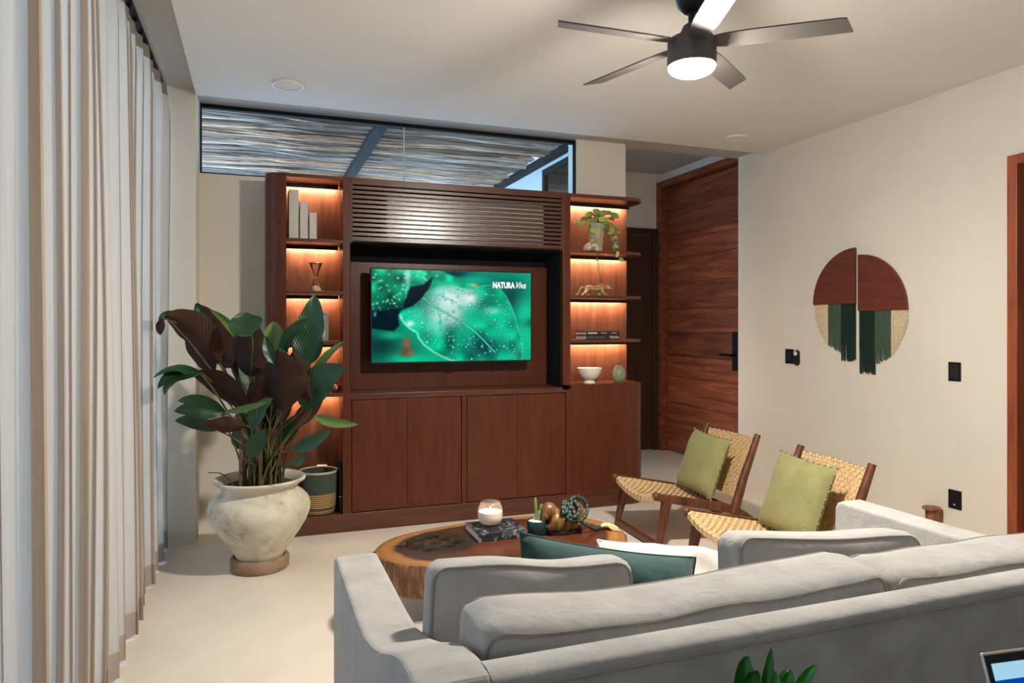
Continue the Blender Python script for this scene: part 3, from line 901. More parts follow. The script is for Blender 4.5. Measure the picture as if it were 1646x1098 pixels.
def box_cushion(w, t, h, r=0.05, bulge=0.03, wr=0.005, seed=0.0, lift=0.0, sub=18):
    """box cushion: x width, y thickness, z height, centred; returns builder and deform function"""
    hw, ht, hh = w / 2, t / 2, h / 2
    def dfm(p):
        x, y, z = p
        u, v = x / hw, z / hh
        y2 = y + (1 if y > 0 else -1) * bulge * max(0, 1 - u * u) * max(0, 1 - v * v) * min(1, abs(y) / ht)
        z2 = z + lift * u * u * (z > 0) * v + 0.003 * math.sin(5 * u + seed) * (v if v > 0 else 0)
        n = smooth_noise((x, y, z), 11, seed)
        y2 += wr * n * (1 if y > 0 else -1)
        z2 += wr * 0.25 * math.sin(x * 23 + seed * 3 + y * 9) * v
        return (x, y2, z2)
    mb = MB()
    def P(p):
        q = [max(-(a - r), min(a - r, c)) for a, c in zip((hw, ht, hh), p)]
        n = Vector([p[i] - q[i] for i in range(3)])
        if n.length > 1e-9:
            n.normalize(); q = [q[i] + n[i] * r for i in range(3)]
        return dfm(q)
    for ax in range(3):
        for s in (-1, 1):
            a, b = [i for i in range(3) if i != ax]
            H_ = (hw, ht, hh)
            def fn(u, v):
                p = [0, 0, 0]
                p[ax] = s * H_[ax]; p[a] = (2 * u - 1) * H_[a]; p[b] = (2 * v - 1) * H_[b]
                return P(p)
            mb.grid(fn, sub if a != 1 else 8, sub if b != 1 else 8)
    pip = []
    e = r * 0.72
    for s in (-1, 1):
        pts = []
        yy = s * (ht - r + e)
        X2, Z2, c = hw - r + e, hh - r + e, r
        for cx, cz, a0 in ((X2 - c, Z2 - c, 0), (-X2 + c, Z2 - c, 90), (-X2 + c, -Z2 + c, 180), (X2 - c, -Z2 + c, 270)):
            for q in arc(cx, cz, c, a0, a0 + 90, 5): pts.append(q)
        full = []
        for i in range(len(pts)):
            p, q = pts[i], pts[(i + 1) % len(pts)]
            n = max(1, int(math.hypot(q[0] - p[0], q[1] - p[1]) / 0.04))
            for k in range(n):
                full.append(dfm((p[0] + (q[0] - p[0]) * k / n, yy, p[1] + (q[1] - p[1]) * k / n)))
        full.append(full[0])
        pip.append(full)
    return mb, pip

def place_cushion(name, label, size, M, mat, pmat, loc, group=None, sag=0, **kw):
    T_ = thing(name, label, 'cushion', loc, group=group)
    mb, pip = box_cushion(*size, **kw)
    b = mb.xform(M).build('cover', mat, T_, smooth=True, weld=True)
    for p in pip:
        MB().tube([M @ Vector(q) for q in p], 0.0045, 6, caps=False).build('piping', pmat, b, smooth=True)
    return T_

def pillow(w, t, h, seed=0.0, n=26, pinch=0.07, wr=0.004):
    mb = MB()
    def F(s):
        def fn(u, v):
            a, b = 2 * u - 1, 2 * v - 1
            x = w / 2 * a * (1 - pinch * (1 - b * b) * abs(a)); z = h / 2 * b * (1 - pinch * (1 - a * a) * abs(b))
            e = max(0, (1 - a ** 4)) ** 0.62 * max(0, (1 - b ** 4)) ** 0.62
            y = s * (t / 2 * e) + wr * smooth_noise((x, 0, z), 16, seed + s) * e
            return (x, y, z)
        return fn
    mb.grid(F(-1), n, n)
    o = len(mb.f); mb.grid(F(1), n, n)
    mb.f[o:] = [f[::-1] for f in mb.f[o:]]
    rim = []
    def E_(a, b): return (w / 2 * a * (1 - pinch * (1 - b * b) * abs(a)), 0, h / 2 * b * (1 - pinch * (1 - a * a) * abs(b)))
    for i in range(40): rim.append(E_(-1 + i / 20, 1))
    for i in range(40): rim.append(E_(1, 1 - i / 20))
    for i in range(40): rim.append(E_(1 - i / 20, -1))
    for i in range(40): rim.append(E_(-1, -1 + i / 20))
    return mb, rim

S = thing('sofa', 'large grey linen sofa seen from behind', 'sofa', (1.26, 1.6, 0.0))
prof = [(2.21, 0.06), (2.21, 0.62), (2.20, 0.64), (2.18, 0.65), (1.72, 0.65), (1.60, 0.656), (1.467, 0.686), (1.35, 0.726), (1.25, 0.768), (1.17, 0.795), (1.10, 0.803), (1.045, 0.803), (1.033, 0.796), (1.03, 0.782), (1.03, 0.06)]
MB().prism(prof, 0.221, 0.351, 'x').build('arm', M_LINEN, S, bevel=0.022, seg=4, weld=True)
MB().prism(prof, 2.19, 2.305, 'x').build('arm', M_LINEN, S, bevel=0.022, seg=4, weld=True)
bp = [(1.03, 0.06), (1.12, 0.06), (1.115, 0.5), (1.110, 0.775), (1.106, 0.793), (1.096, 0.801), (1.07, 0.804), (1.043, 0.801), (1.034, 0.795), (1.030, 0.784)]
MB().prism(bp, 0.345, 2.195, 'x').build('backrest', M_LINEN, S, weld=True, smooth=True)
MB().tube([(0.30, 1.0295, 0.782), (2.24, 1.0295, 0.782)], 0.0035, 6).build('seam', M_PIPING, S, smooth=True)
MB().box(0.351, 2.19, 1.115, 2.19, 0.07, 0.25).build('seat_base', M_LINEN, S, bevel=0.015)
for x0, x1 in ((0.354, 1.268), (1.272, 2.187)):
    mb, pip = box_cushion(x1 - x0, 0.17, 1.07, r=0.04, bulge=0.012, wr=0.002, seed=x0)
    Mx = Matrix.Translation(((x0 + x1) / 2, 1.66, 0.335)) @ Matrix.Rotation(-PI / 2, 4, 'X')
    sc = mb.xform(Mx).build('seat_cushion', M_LINEN, S, smooth=True, weld=True)
    for p in pip: MB().tube([Mx @ Vector(q) for q in p], 0.0045, 6, caps=False).build('piping', M_PIPING, sc, smooth=True)
for x in (0.27, 2.25):
    for y in (1.1, 2.14): MB().tube([(x, y, 0), (x, y, 0.065)], [0.02, 0.026], 12).build('foot', M_CHAIRWOOD, S, smooth=True)

def rotm(c, rx=0, ry=0, rz=0):
    return Matrix.Translation(c) @ Euler((math.radians(rx), math.radians(ry), math.radians(rz))).to_matrix().to_4x4()
gb = 'grey linen cushions on the sofa'
place_cushion('sofa_back_cushion', 'long grey linen back cushion with piping, nearest the sofa arm by the plant', (0.925, 0.165, 0.395), rotm((0.815, 1.215, 0.622), rx=3), M_LINEN, M_PIPING, (0.815, 1.215, 0.42), gb, r=0.040, bulge=0.024, seed=0.4, lift=0.022, wr=0.005)
place_cushion('sofa_back_cushion', 'long grey linen back cushion at the right edge above the laptop', (0.905, 0.165, 0.385), rotm((1.735, 1.215, 0.617), rx=3), M_LINEN, M_PIPING, (1.735, 1.215, 0.42), gb, r=0.040, bulge=0.024, seed=2.1, lift=0.012)
place_cushion('sofa_cushion', 'shorter grey linen cushion standing in front of the teal pillow', (0.485, 0.12, 0.385), rotm((0.588, 1.505, 0.612), rx=-10, ry=3.5, rz=-8), M_LINEN, M_PIPING, (0.602, 1.5, 0.42), gb, r=0.036, bulge=0.02, seed=3.3, lift=0.004)
place_cushion('sofa_cushion', 'shorter grey linen cushion in front of the nearer rattan chair', (0.57, 0.13, 0.365), rotm((1.448, 1.505, 0.600), rx=-8, ry=3.0, rz=-7), M_LINEN, M_PIPING, (1.452, 1.5, 0.42), gb, r=0.036, bulge=0.02, seed=5.0, lift=0.004)
def soft(name, label, w, t, h, M, mat, seed, base, wr=0.004):
    T_ = thing(name, label, 'pillow', base)
    mb, rim = pillow(w, t, h, seed, wr=wr)
    b = mb.xform(M).build('cover', mat, T_, smooth=True, weld=True)
    MB().tube([M @ Vector(p) for p in rim] + [M @ Vector(rim[0])], 0.004, 6, caps=False).build('seam', mat, b, smooth=True)
    return T_
soft('throw_pillow', 'dark teal velvet throw pillow lying tilted on the sofa', 0.56, 0.16, 0.36, rotm((0.93, 1.76, 0.545), rx=-20, ry=12, rz=-5), M_TEAL, 1.0, (0.93, 1.76, 0.42))
soft('throw_pillow', 'crumpled white cotton pillow behind the teal pillow', 0.58, 0.17, 0.28, rotm((1.33, 1.98, 0.493), rx=-48, ry=10, rz=-4), M_CREAMCLOTH, 4.0, (1.33, 1.99, 0.42), wr=0.016)

# ================================================================== RATTAN CHAIRS
M_RATTAN = plain('woven_rattan', (208, 174, 126), 0.55, var=0.16, scale=70, bump=0.3, bscale=260)
def seat_pt(a, b, o=0.0):
    return Vector((0.50 * a, 0.258 * b, 0.338 - 0.10 * a - 0.045 * (1 - b * b) * (1 - 0.3 * a) + o))
def back_pt(a, b, o=0.0):
    return Vector((0.565 + 0.128 * a + 0.028 * (1 - b * b) - o, 0.258 * b, 0.265 + 0.36 * a))
def weave(fn, nA, nB, bw=0.42):
    mb = MB()
    for i in range(nA):           # strips along b
        a = (i + 0.5) / nA; wa = bw / nA
        row = []
        for j in range(nB):
            b = -1 + 2 * (j + 0.5) / nB
            o = 0.0022 * (1 if (i + j) % 2 == 0 else -1)
            row += [fn(max(0, a - wa), b, o), fn(min(1, a + wa), b, o)]
        row = [fn(max(0, a - wa), -1, 0), fn(min(1, a + wa), -1, 0)] + row + [fn(max(0, a - wa), 1, 0), fn(min(1, a + wa), 1, 0)]
        n = len(row) // 2
        mb.add(row, [(2 * k, 2 * k + 1, 2 * k + 3, 2 * k + 2) for k in range(n - 1)])
    for j in range(nB):
        b = -1 + 2 * (j + 0.5) / nB; wb = 2 * bw / nB
        row = [fn(0, b - wb, 0), fn(0, b + wb, 0)]
        for i in range(nA):
            a = (i + 0.5) / nA
            o = 0.0022 * (-1 if (i + j) % 2 == 0 else 1)
            row += [fn(a, b - wb, o), fn(a, b + wb, o)]
        row += [fn(1, b - wb, 0), fn(1, b + wb, 0)]
        n = len(row) // 2
        mb.add(row, [(2 * k, 2 * k + 2, 2 * k + 3, 2 * k + 1) for k in range(n - 1)])
    return mb
def make_chair(label, loc, rz):
    C = thing('rattan_chair', label, 'chair', loc, math.radians(rz), 'low woven rattan lounge chairs')
    def P(name, mb, mat, parent=C, **kw): return mb.build(name, mat, parent, world=False, **kw)
    for s in (-1, 1):
        P('leg', MB().tube([(0.0, s * 0.288, 0.0), (0.035, s * 0.284, 0.16), (0.068, s * 0.280, 0.315)], [0.024, 0.033, 0.040], 4, sq=(0.8, 1.15)), M_CHAIRWOOD, bevel=0.005)
        pts = catmull([(-0.018, s * 0.283, 0.325), (0.15, s * 0.283, 0.29), (0.35, s * 0.283, 0.25), (0.5, s * 0.283, 0.215), (0.62, s * 0.283, 0.155), (0.80, s * 0.283, 0.01)], 4)
        P('side_rail', MB().tube(pts, [0.026 + 0.006 * math.sin(PI * i / (len(pts) - 1)) for i in range(len(pts))], 4, sq=(0.7, 1.2)), M_CHAIRWOOD, bevel=0.005)
        P('back_post', MB().tube([(0.53, s * 0.283, 0.185), (0.60, s * 0.283, 0.40), (0.705, s * 0.283, 0.668)], [0.03, 0.026, 0.0195], 10), M_CHAIRWOOD, smooth=True)
        kn = MB().sphere((-0.014, s * 0.286, 0.333), (0.020, 0.026, 0.020)); P('knob', kn, M_CHAIRWOOD, smooth=True)
    P('front_stretcher', MB().tube([(0.0, -0.285, 0.028), (0.0, 0.285, 0.028)], 0.026, 4), M_CHAIRWOOD, bevel=0.004)
    P('rear_stretcher', MB().tube([(0.54, -0.28, 0.205), (0.54, 0.28, 0.205)], 0.016, 10), M_CHAIRWOOD, smooth=True)
    fr_ = MB().grid(lambda u, v: seat_pt(v, 2 * u - 1, -0.009), 12, 8); P('seat_liner', fr_, M_RATTAN, smooth=True)
    w_ = weave(seat_pt, 26, 22)
    for j in range(22):     # strips wrapped over the front edge
        b0 = -1 + 2 * (j + 0.06) / 22; b1 = -1 + 2 * (j + 0.94) / 22
        p, q = seat_pt(0, b0, 0), seat_pt(0, b1, 0)
        o = 0.002 * (j % 2)
        w_.add([p, q, q + Vector((-0.016 - o, 0, -0.012)), p + Vector((-0.016 - o, 0, -0.012)), q + Vector((-0.016 - o, 0, -0.042)), p + Vector((-0.016 - o, 0, -0.042)), q + Vector((0.0, 0, -0.055)), p + Vector((0.0, 0, -0.055))], [(0, 1, 2, 3), (3, 2, 4, 5), (5, 4, 6, 7)])
    tag(P('seat', w_, M_RATTAN), kind='stuff')
    bl = MB().grid(lambda u, v: back_pt(v, 2 * u - 1, -0.010), 12, 8); P('back_liner', bl, M_RATTAN, smooth=True)
    w_ = weave(back_pt, 16, 22)
    for j in range(22):
        b0 = -1 + 2 * (j + 0.1) / 22; b1 = -1 + 2 * (j + 0.9) / 22
        p, q = back_pt(1, b0, 0.004), back_pt(1, b1, 0.004)
        o = Vector((0, 0, 0.004 * (j % 2)))
        w_.add([p, q, q + Vector((0.008, 0, 0.012)) + o, p + Vector((0.008, 0, 0.012)) + o, q + Vector((0.028, 0, 0.008)) + o, p + Vector((0.028, 0, 0.008)) + o, q + Vector((0.03, 0, -0.04)), p + Vector((0.03, 0, -0.04))], [(0, 1, 2, 3), (3, 2, 4, 5), (5, 4, 6, 7)])
    tag(P('backrest', w_, M_RATTAN), kind='stuff')
    return C
make_chair('woven rattan lounge chair farther from the sofa, beside the entrance hall', (2.285, 3.945, 0), -3.5)
make_chair('woven rattan lounge chair nearer the sofa, partly hidden by its arm', (2.205, 3.02, 0), -7.3)

def chair_cushion(label, loc, rz, c, roll, w, h):
    K = thing('olive_cushion', label, 'cushion', (loc[0] + 0.3, loc[1], 0.3), group='olive cushions with pompom trim')
    base = Matrix.Translation(loc) @ Matrix.Rotation(math.radians(rz), 4, 'Z') @ Matrix.Translation(c) @ Matrix.Rotation(math.radians(roll[1]), 4, 'Z') @ Matrix.Rotation(math.radians(roll[2]), 4, 'Y') @ Matrix.Rotation(PI / 2, 4, 'Z')
    base = base @ Matrix.Rotation(math.radians(roll[0]), 4, 'Y')
    mb, rim = pillow(w, 0.13, h, 2.0, pinch=0.05)
    b = mb.xform(base).build('cover', M_OLIVE, K, smooth=True, weld=True)
    pm = MB()
    for i in range(0, len(rim), 4):
        p = Vector(rim[i]); d = Vector((p.x / w, 0, p.z / h)).normalized() * 0.003
        pm.sphere(base @ (p + d), 0.0078, 8, 5)
    tag(pm.build('pompom_trim', M_OLIVEDARK, b, smooth=True), kind='stuff')
chair_cushion('olive green pompom cushion on the chair farther from the sofa', (2.285, 3.945, 0), -3.5, (0.495, 0.02, 0.445), (-3, 4, 20), 0.40, 0.40)
chair_cushion('olive green pompom cushion on the chair nearer the sofa', (2.205, 3.02, 0), -7.3, (0.485, 0.02, 0.445), (-3, 6, 20), 0.42, 0.42)

# ================================================================== COFFEE TABLE
def mat_slab():
    N = Nodes('live_edge_slab')
    at = N.n('ShaderNodeAttribute'); at.attribute_name = 'ring'
    ak = N.n('ShaderNodeAttribute'); ak.attribute_name = 'knot'
    v = N.coord()
    f = N.noise(v, 5, 6, 0.6, 1.0)
    ad = N.n('ShaderNodeMath', operation='MULTIPLY_ADD'); N.l(f, ad.inputs[0]); ad.inputs[1].default_value = 0.13; N.l(at.outputs['Fac'], ad.inputs[2])
    base = N.ramp(ad.outputs[0], [(0.0, (84, 38, 22)), (0.45, (98, 46, 27)), (0.82, (76, 34, 20)), (0.905, (56, 27, 16)), (0.925, (132, 84, 42)), (0.98, (158, 108, 58)), (1.0, (146, 98, 52))])
    mul = N.n('ShaderNodeMath', operation='MULTIPLY_ADD'); N.l(ak.outputs['Fac'], mul.inputs[0]); mul.inputs[1].default_value = 60; N.l(f, mul.inputs[2])
    sn = N.n('ShaderNodeMath', operation='SINE'); N.l(mul.outputs[0], sn.inputs[0])
    rings = N.ramp(sn.outputs[0], [(0.0, (34, 20, 14)), (1.0, (66, 36, 23))])
    mx = N.n('ShaderNodeMixRGB'); N.l(base, mx.inputs['Color1']); N.l(rings, mx.inputs['Color2'])
    mr = N.n('ShaderNodeMapRange'); mr.inputs['From Min'].default_value = 0.30; mr.inputs['From Max'].default_value = 0.55; N.l(ak.outputs['Fac'], mr.inputs['Value'])
    lt = N.n('ShaderNodeMath', operation='LESS_THAN'); N.l(ad.outputs[0], lt.inputs[0]); lt.inputs[1].default_value = 0.90
    m2 = N.n('ShaderNodeMath', operation='MULTIPLY'); N.l(mr.outputs[0], m2.inputs[0]); N.l(lt.outputs[0], m2.inputs[1])
    N.l(m2.outputs[0], mx.inputs['Fac'])
    gt = N.n('ShaderNodeMapRange'); gt.inputs['From Min'].default_value = 1.0; gt.inputs['From Max'].default_value = 1.5; N.l(ak.outputs['Fac'], gt.inputs['Value'])
    mh = N.n('ShaderNodeMixRGB'); N.l(gt.outputs[0], mh.inputs['Fac']); N.l(mx.outputs[0], mh.inputs['Color1']); mh.inputs['Color2'].default_value = rgba((14, 9, 7))
    N.l(mh.outputs[0], N.b.inputs['Base Color'])
    N.bump(f, 0.1, 0.004)
    return N.fin(0.3, 0, 0.5)
M_SLAB = mat_slab()
M_BARK = wood('slab_edge', (58, 34, 22), (118, 78, 50), (186, 140, 96), 'z', 3.0, 0.75, 12, bump=0.7)
CT = thing('coffee_table', 'thick live-edge wooden slab coffee table', 'coffee table', (1.1, 3.1, 0))
outl = [(.495, 3.14), (.60, 3.31), (.80, 3.40), (1.08, 3.45), (1.34, 3.455), (1.54, 3.39), (1.655, 3.25), (1.69, 3.08), (1.63, 2.92), (1.50, 2.79), (1.36, 2.735), (1.17, 2.77), (.95, 2.82), (.70, 2.86), (.545, 2.97)]
ol = catmull([(p[0], p[1], 0) for p in outl], 7, True)
n = len(ol); cx, cy = 1.1, 3.1; KN = Vector((0.775, 3.16))
slab = MB(); ringv, knotv = [], []
NR = 22
for k in range(NR + 1):
    s_ = (k / NR) ** 0.85
    for i, p in enumerate(ol):
        x, y = cx + (p.x - cx) * s_, cy + (p.y - cy) * s_
        dk = math.hypot((x - KN.x) / 0.23, (y - KN.y) / 0.19); kv = math.exp(-dk * dk)
        z = 0.35
        hole = math.sin(x * 61 + 1) * math.sin(y * 53 + 2) + 0.6 * math.sin(x * 33 - y * 71)
        if kv > 0.62 and hole > 0.55: z -= 0.06 * min(1, (kv - 0.62) * 9); kv = 2.0
        if k == NR: z -= 0.004
        slab.v.append((x, y, z)); ringv.append(s_); knotv.append(kv)
for k in range(NR):
    for i in range(n):
        a = k * n + i; b = k * n + (i + 1) % n
        slab.f.append((a, a + n, b + n, b)); slab.fm.append(0)
top0 = NR * n
for k, (off, z) in enumerate([(0.006, 0.335), (0.010, 0.29), (0.004, 0.24), (-0.012, 0.205), (-0.05, 0.19)]):
    for i, p in enumerate(ol):
        d = Vector((p.x - cx, p.y - cy)).normalized()
        g_ = 0.006 * math.sin(i * 2.7) + 0.005 * math.sin(i * 1.13)
        slab.v.append((p.x + d.x * (off + g_), p.y + d.y * (off + g_), z)); ringv.append(1.0); knotv.append(0.0)
for k in range(5):
    for i in range(n):
        a = top0 + k * n + i; b = top0 + k * n + (i + 1) % n
        slab.f.append((a, a + n, b + n, b)); slab.fm.append(1)
slab.f.append(tuple(range(top0 + 5 * n, top0 + 6 * n))[::-1]); slab.fm.append(1)
so = slab.build('slab', [M_SLAB, M_BARK], CT)
so.data.polygons.foreach_set('use_smooth', [True] * len(so.data.polygons)); so.data.set_sharp_from_angle(angle=math.radians(45))
for nm, vals in (('ring', ringv), ('knot', knotv)):
    a = so.data.attributes.new(nm, 'FLOAT', 'POINT'); a.data.foreach_set('value', vals)
for x, y in ((0.85, 3.1), (1.38, 3.08)):
    MB().box(x - 0.09, x + 0.09, y - 0.16, y + 0.16, 0.0, 0.195).build('pedestal', M_DARKDOOR, CT, bevel=0.01)

# candle
K = thing('candle', 'lit candle in a round pale glass jar on the book', 'candle', (1.06, 3.215, 0.3875))
def mat_jar():
    N = Nodes('amber_jar_glass'); N.t.nodes.remove(N.b)
    p = N.n('ShaderNodeBsdfTransparent'); p.inputs['Color'].default_value = rgba((255, 250, 244))
    g = N.n('ShaderNodeBsdfGlossy'); g.inputs['Roughness'].default_value = 0.05
    d = N.n('ShaderNodeBsdfTranslucent'); d.inputs['Color'].default_value = rgba((252, 240, 226))
    m0 = N.n('ShaderNodeMixShader'); m0.inputs[0].default_value = 0.18; N.l(p.outputs[0], m0.inputs[1]); N.l(d.outputs[0], m0.inputs[2])
    m = N.n('ShaderNodeMixShader'); m.inputs[0].default_value = 0.08
    N.l(m0.outputs[0], m.inputs[1]); N.l(g.outputs[0], m.inputs[2]); N.l(m.outputs[0], N.out.inputs['Surface'])
    return N.m
cc = (1.06, 3.215, 0.388)
MB().lathe([(0.0, 0.0), (0.045, 0.0), (0.047, 0.006), (0.040, 0.011), (0.052, 0.020), (0.060, 0.040), (0.0615, 0.060), (0.058, 0.085), (0.050, 0.106), (0.043, 0.117), (0.041, 0.1175)], 36, cc, caps=False).build('glass_jar', mat_jar(), K, smooth=True)
def mat_wax():
    N = Nodes('candle_wax'); v = N.coord()
    N.l(N.ramp(N.noise(v, 30), [(0.3, (244, 234, 222)), (0.7, (250, 242, 232))]), N.b.inputs['Base Color'])
    N.b.inputs['Subsurface Weight'].default_value = 0.5; N.b.inputs['Subsurface Radius'].default_value = (0.03, 0.018, 0.01)
    return N.fin(0.5)
MB().lathe([(0.0, 0.012), (0.044, 0.014), (0.055, 0.030), (0.0585, 0.045), (0.0575, 0.070), (0.0, 0.067)], 32, cc).build('wax', mat_wax(), K, smooth=True)
MB().tube([(cc[0], cc[1], cc[2] + 0.066), (cc[0] + .001, cc[1], cc[2] + 0.075)], 0.001, 6).build('wick', M_BLACK, K)
MB().lathe([(0.0, 0.073), (0.0035, 0.077), (0.004, 0.081), (0.0025, 0.087), (0.0, 0.093)], 12, cc).build('flame', emit('flame', (255, 222, 176), 45), K, smooth=True)

# coffee table book
def mat_cover():
    N = Nodes('dark_printed_cover'); v = N.coord()
    f = N.noise(v, 22, 3, 0.5, 1.5)
    N.l(N.ramp(f, [(0.3, (22, 22, 30)), (0.5, (44, 44, 58)), (0.62, (92, 96, 92)), (0.7, (150, 146, 120)), (0.8, (40, 42, 60))]), N.b.inputs['Base Color'])
    return N.fin(0.22, 0, 0.5)
M_PAGES = plain('paper_pages', (214, 204, 186), 0.9, var=0.1, scale=200)
Bk = thing('photo_book', 'dark glossy photo book lying under the candle', 'book', (1.085, 3.2, 0.35))
ck = mat_cover()
MB().box(0.962, 1.205, 3.09, 3.31, 0.3505, 0.354).build('cover', ck, Bk, bevel=0.001)
MB().box(0.962, 1.205, 3.09, 3.31, 0.384, 0.3875).build('cover', ck, Bk, bevel=0.001)
MB().box(0.962, 1.205, 3.09, 3.094, 0.3541, 0.3839).build('spine', ck, Bk)
MB().box(0.966, 1.20, 3.095, 3.306, 0.3541, 0.3839).build('pages', M_PAGES, Bk)

# little succulent
M_TEALPOT = plain('dark_teal_glaze', (16, 52, 54), 0.25)
M_SUCC = plain('succulent_skin', (104, 128, 72), 0.5, var=0.18, scale=60)
Pt = thing('succulent_pot', 'small dark teal pot with finger-like succulent on the coffee table', 'potted plant', (1.272, 3.135, 0.35))
pc = (1.272, 3.135, 0.35)
MB().lathe([(0.0, 0.0005), (0.046, 0.0005), (0.049, 0.004), (0.050, 0.064), (0.048, 0.067), (0.045, 0.064), (0.044, 0.054)], 36, pc).build('pot', M_TEALPOT, Pt, smooth=True)
MB().lathe([(0.046, 0.058), (0.036, 0.065), (0.0, 0.068)], 28, pc, wob=lambda a, z: 1 + 0.02 * math.sin(11 * a)).build('white_gravel', plain('white_gravel', (222, 216, 204), 0.9, var=0.08, scale=160, bump=1.0, bscale=200), Pt, smooth=True)
for dx, dy, h, lx in ((-0.004, 0.0, 0.115, -0.006), (0.012, 0.004, 0.080, 0.012), (0.004, -0.008, 0.052, 0.004)):
    MB().tube([(pc[0] + dx, pc[1] + dy, pc[2] + 0.06), (pc[0] + dx + lx * .5, pc[1] + dy, pc[2] + 0.06 + h * .55), (pc[0] + dx + lx, pc[1] + dy, pc[2] + 0.06 + h * .92), (pc[0] + dx + lx, pc[1] + dy, pc[2] + 0.06 + h)], [0.0065, 0.0085, 0.0075, 0.003], 10).build('stem', M_SUCC, Pt, smooth=True)

# carved figurine with bead string
M_CARVED = wood('carved_gilt_wood', (46, 27, 16), (112, 74, 38), (176, 130, 74), 'z', 5, 0.33, 4, bump=1.0)
def blobs(name, parts, mat, parent, voxel=0.005):
    mb = MB()
    for c, r_, e in parts:
        mb.sphere(c, r_, 16, 10, M=Euler([math.radians(a) for a in e]).to_matrix())
    o = mb.build(name, mat, parent, smooth=True)
    md = o.modifiers.new('remesh', 'REMESH'); md.mode = 'VOXEL'; md.voxel_size = voxel; md.use_smooth_shade = True
    sm_ = o.modifiers.new('smooth', 'SMOOTH'); sm_.iterations = 3; sm_.factor = 0.5
    return o
Fg = thing('carved_figurine', 'carved golden brown wooden figurine draped with green beads', 'figurine', (1.40, 3.12, 0.35))
fx, fy, fz = 1.40, 3.12, 0.35
blobs('body', [((fx, fy, fz + 0.035), (0.105, 0.06, 0.036), (0, 0, 0)), ((fx - 0.03, fy, fz + 0.065), (0.055, 0.05, 0.05), (0, 20, 0)), ((fx - 0.075, fy - 0.005, fz + 0.108), (0.042, 0.040, 0.044), (0, 0, 0)),
               ((fx - 0.045, fy - 0.02, fz + 0.100), (0.028, 0.024, 0.026), (0, 0, 0)), ((fx + 0.065, fy, fz + 0.085), (0.048, 0.044, 0.062), (0, 0, 0)), ((fx + 0.03, fy - 0.03, fz + 0.07), (0.05, 0.03, 0.03), (0, -25, 0)),
               ((fx - 0.065, fy - 0.045, fz + 0.06), (0.02, 0.018, 0.045), (0, 35, 0)), ((fx - 0.03, fy - 0.05, fz + 0.058), (0.018, 0.018, 0.042), (0, 30, 0)), ((fx + 0.005, fy - 0.052, fz + 0.05), (0.018, 0.016, 0.04), (0, 25, 0)),
               ((fx - 0.10, fy - 0.02, fz + 0.09), (0.018, 0.02, 0.022), (0, 0, 0))], M_CARVED, Fg)
MB().prism([(fx + 0.098 * math.cos(a), fy + 0.062 * math.sin(a)) for a in np.linspace(0, 2 * PI, 28, endpoint=False)], fz + 0.0005, fz + 0.02).build('base', M_BLACK, Fg, bevel=0.004)
M_BEAD = plain('green_stone_bead', (34, 58, 50), 0.5, var=0.45, scale=40)
M_ROPE = plain('cream_cotton_rope', (214, 188, 140), 0.9, var=0.1, scale=200, bump=0.6, bscale=300)
Bs = thing('bead_garland', 'dark green stone bead garland with cream tassel', 'garland', (1.45, 3.1, 0.36))
path = catmull([(fx + 0.02, fy - 0.02, fz + 0.155), (fx - 0.012, fy - 0.05, fz + 0.125), (fx + 0.02, fy - 0.078, fz + 0.09), (fx + 0.06, fy - 0.06, fz + 0.115), (fx + 0.045, fy - 0.02, fz + 0.15), (fx - 0.02, fy - 0.062, fz + 0.105), (fx - 0.015, fy - 0.035, fz + 0.140), (fx + 0.005, fy - 0.02, fz + 0.150), (fx + 0.015, fy - 0.055, fz + 0.125), (fx - 0.005, fy - 0.075, fz + 0.085), (fx + 0.03, fy - 0.072, fz + 0.07), (fx + 0.07, fy - 0.065, fz + 0.07), (fx + 0.10, fy - 0.05, fz + 0.085), (fx + 0.122, fy - 0.02, fz + 0.115), (fx + 0.108, fy - 0.01, fz + 0.148), (fx + 0.075, fy - 0.01, fz + 0.165), (fx + 0.04, fy - 0.015, fz + 0.160), (fx + 0.03, fy - 0.04, fz + 0.13), (fx + 0.04, fy - 0.066, fz + 0.09), (fx + 0.075, fy - 0.072, fz + 0.055), (fx + 0.115, fy - 0.06, fz + 0.03), (fx + 0.150, fy - 0.045, fz + 0.012), (fx + 0.185, fy - 0.03, fz + 0.011)], 10)
acc = 0; last = path[0]; bead_me = None; count = 0
for p in path[1:]:
    acc += (p - last).length
    if acc > 0.0205:
        d = (p - last).normalized(); acc = 0
        if bead_me is None:
            bo = MB().lathe([(0.0, -0.0105), (0.0085, -0.0095), (0.0105, 0.0), (0.0085, 0.0095), (0.0, 0.0105)], 10).build('bead', M_BEAD, Bs, smooth=True, world=False); bead_me = bo
        else:
            bo = bead_me.copy(); COL.objects.link(bo); bo.parent = Bs
        bo.location = p - Vector(Bs.location); bo.rotation_euler = d.to_track_quat('Z', 'Y').to_euler(); count += 1
    last = p
tz = MB(); tc = path[-1]
for i in range(60):
    a = random.uniform(-0.9, 0.75); L_ = random.uniform(0.06, 0.10)
    p0 = tc + Vector((0.004, 0, random.uniform(0, 0.004)))
    e = Vector((math.cos(a), math.sin(a), 0))
    mid = p0 + e * L_ * 0.5 + Vector((0, 0, random.uniform(0.004, 0.012)))
    en = p0 + e * L_ + Vector((0, random.uniform(-0.01, 0.01), 0)); en.z = 0.3535
    tz.tube([p0, mid, en], [0.0028, 0.0034, 0.0028], 5)
tag(tz.build('tassel', M_ROPE, Bs, smooth=True), 'cream rope tassel', kind='stuff')

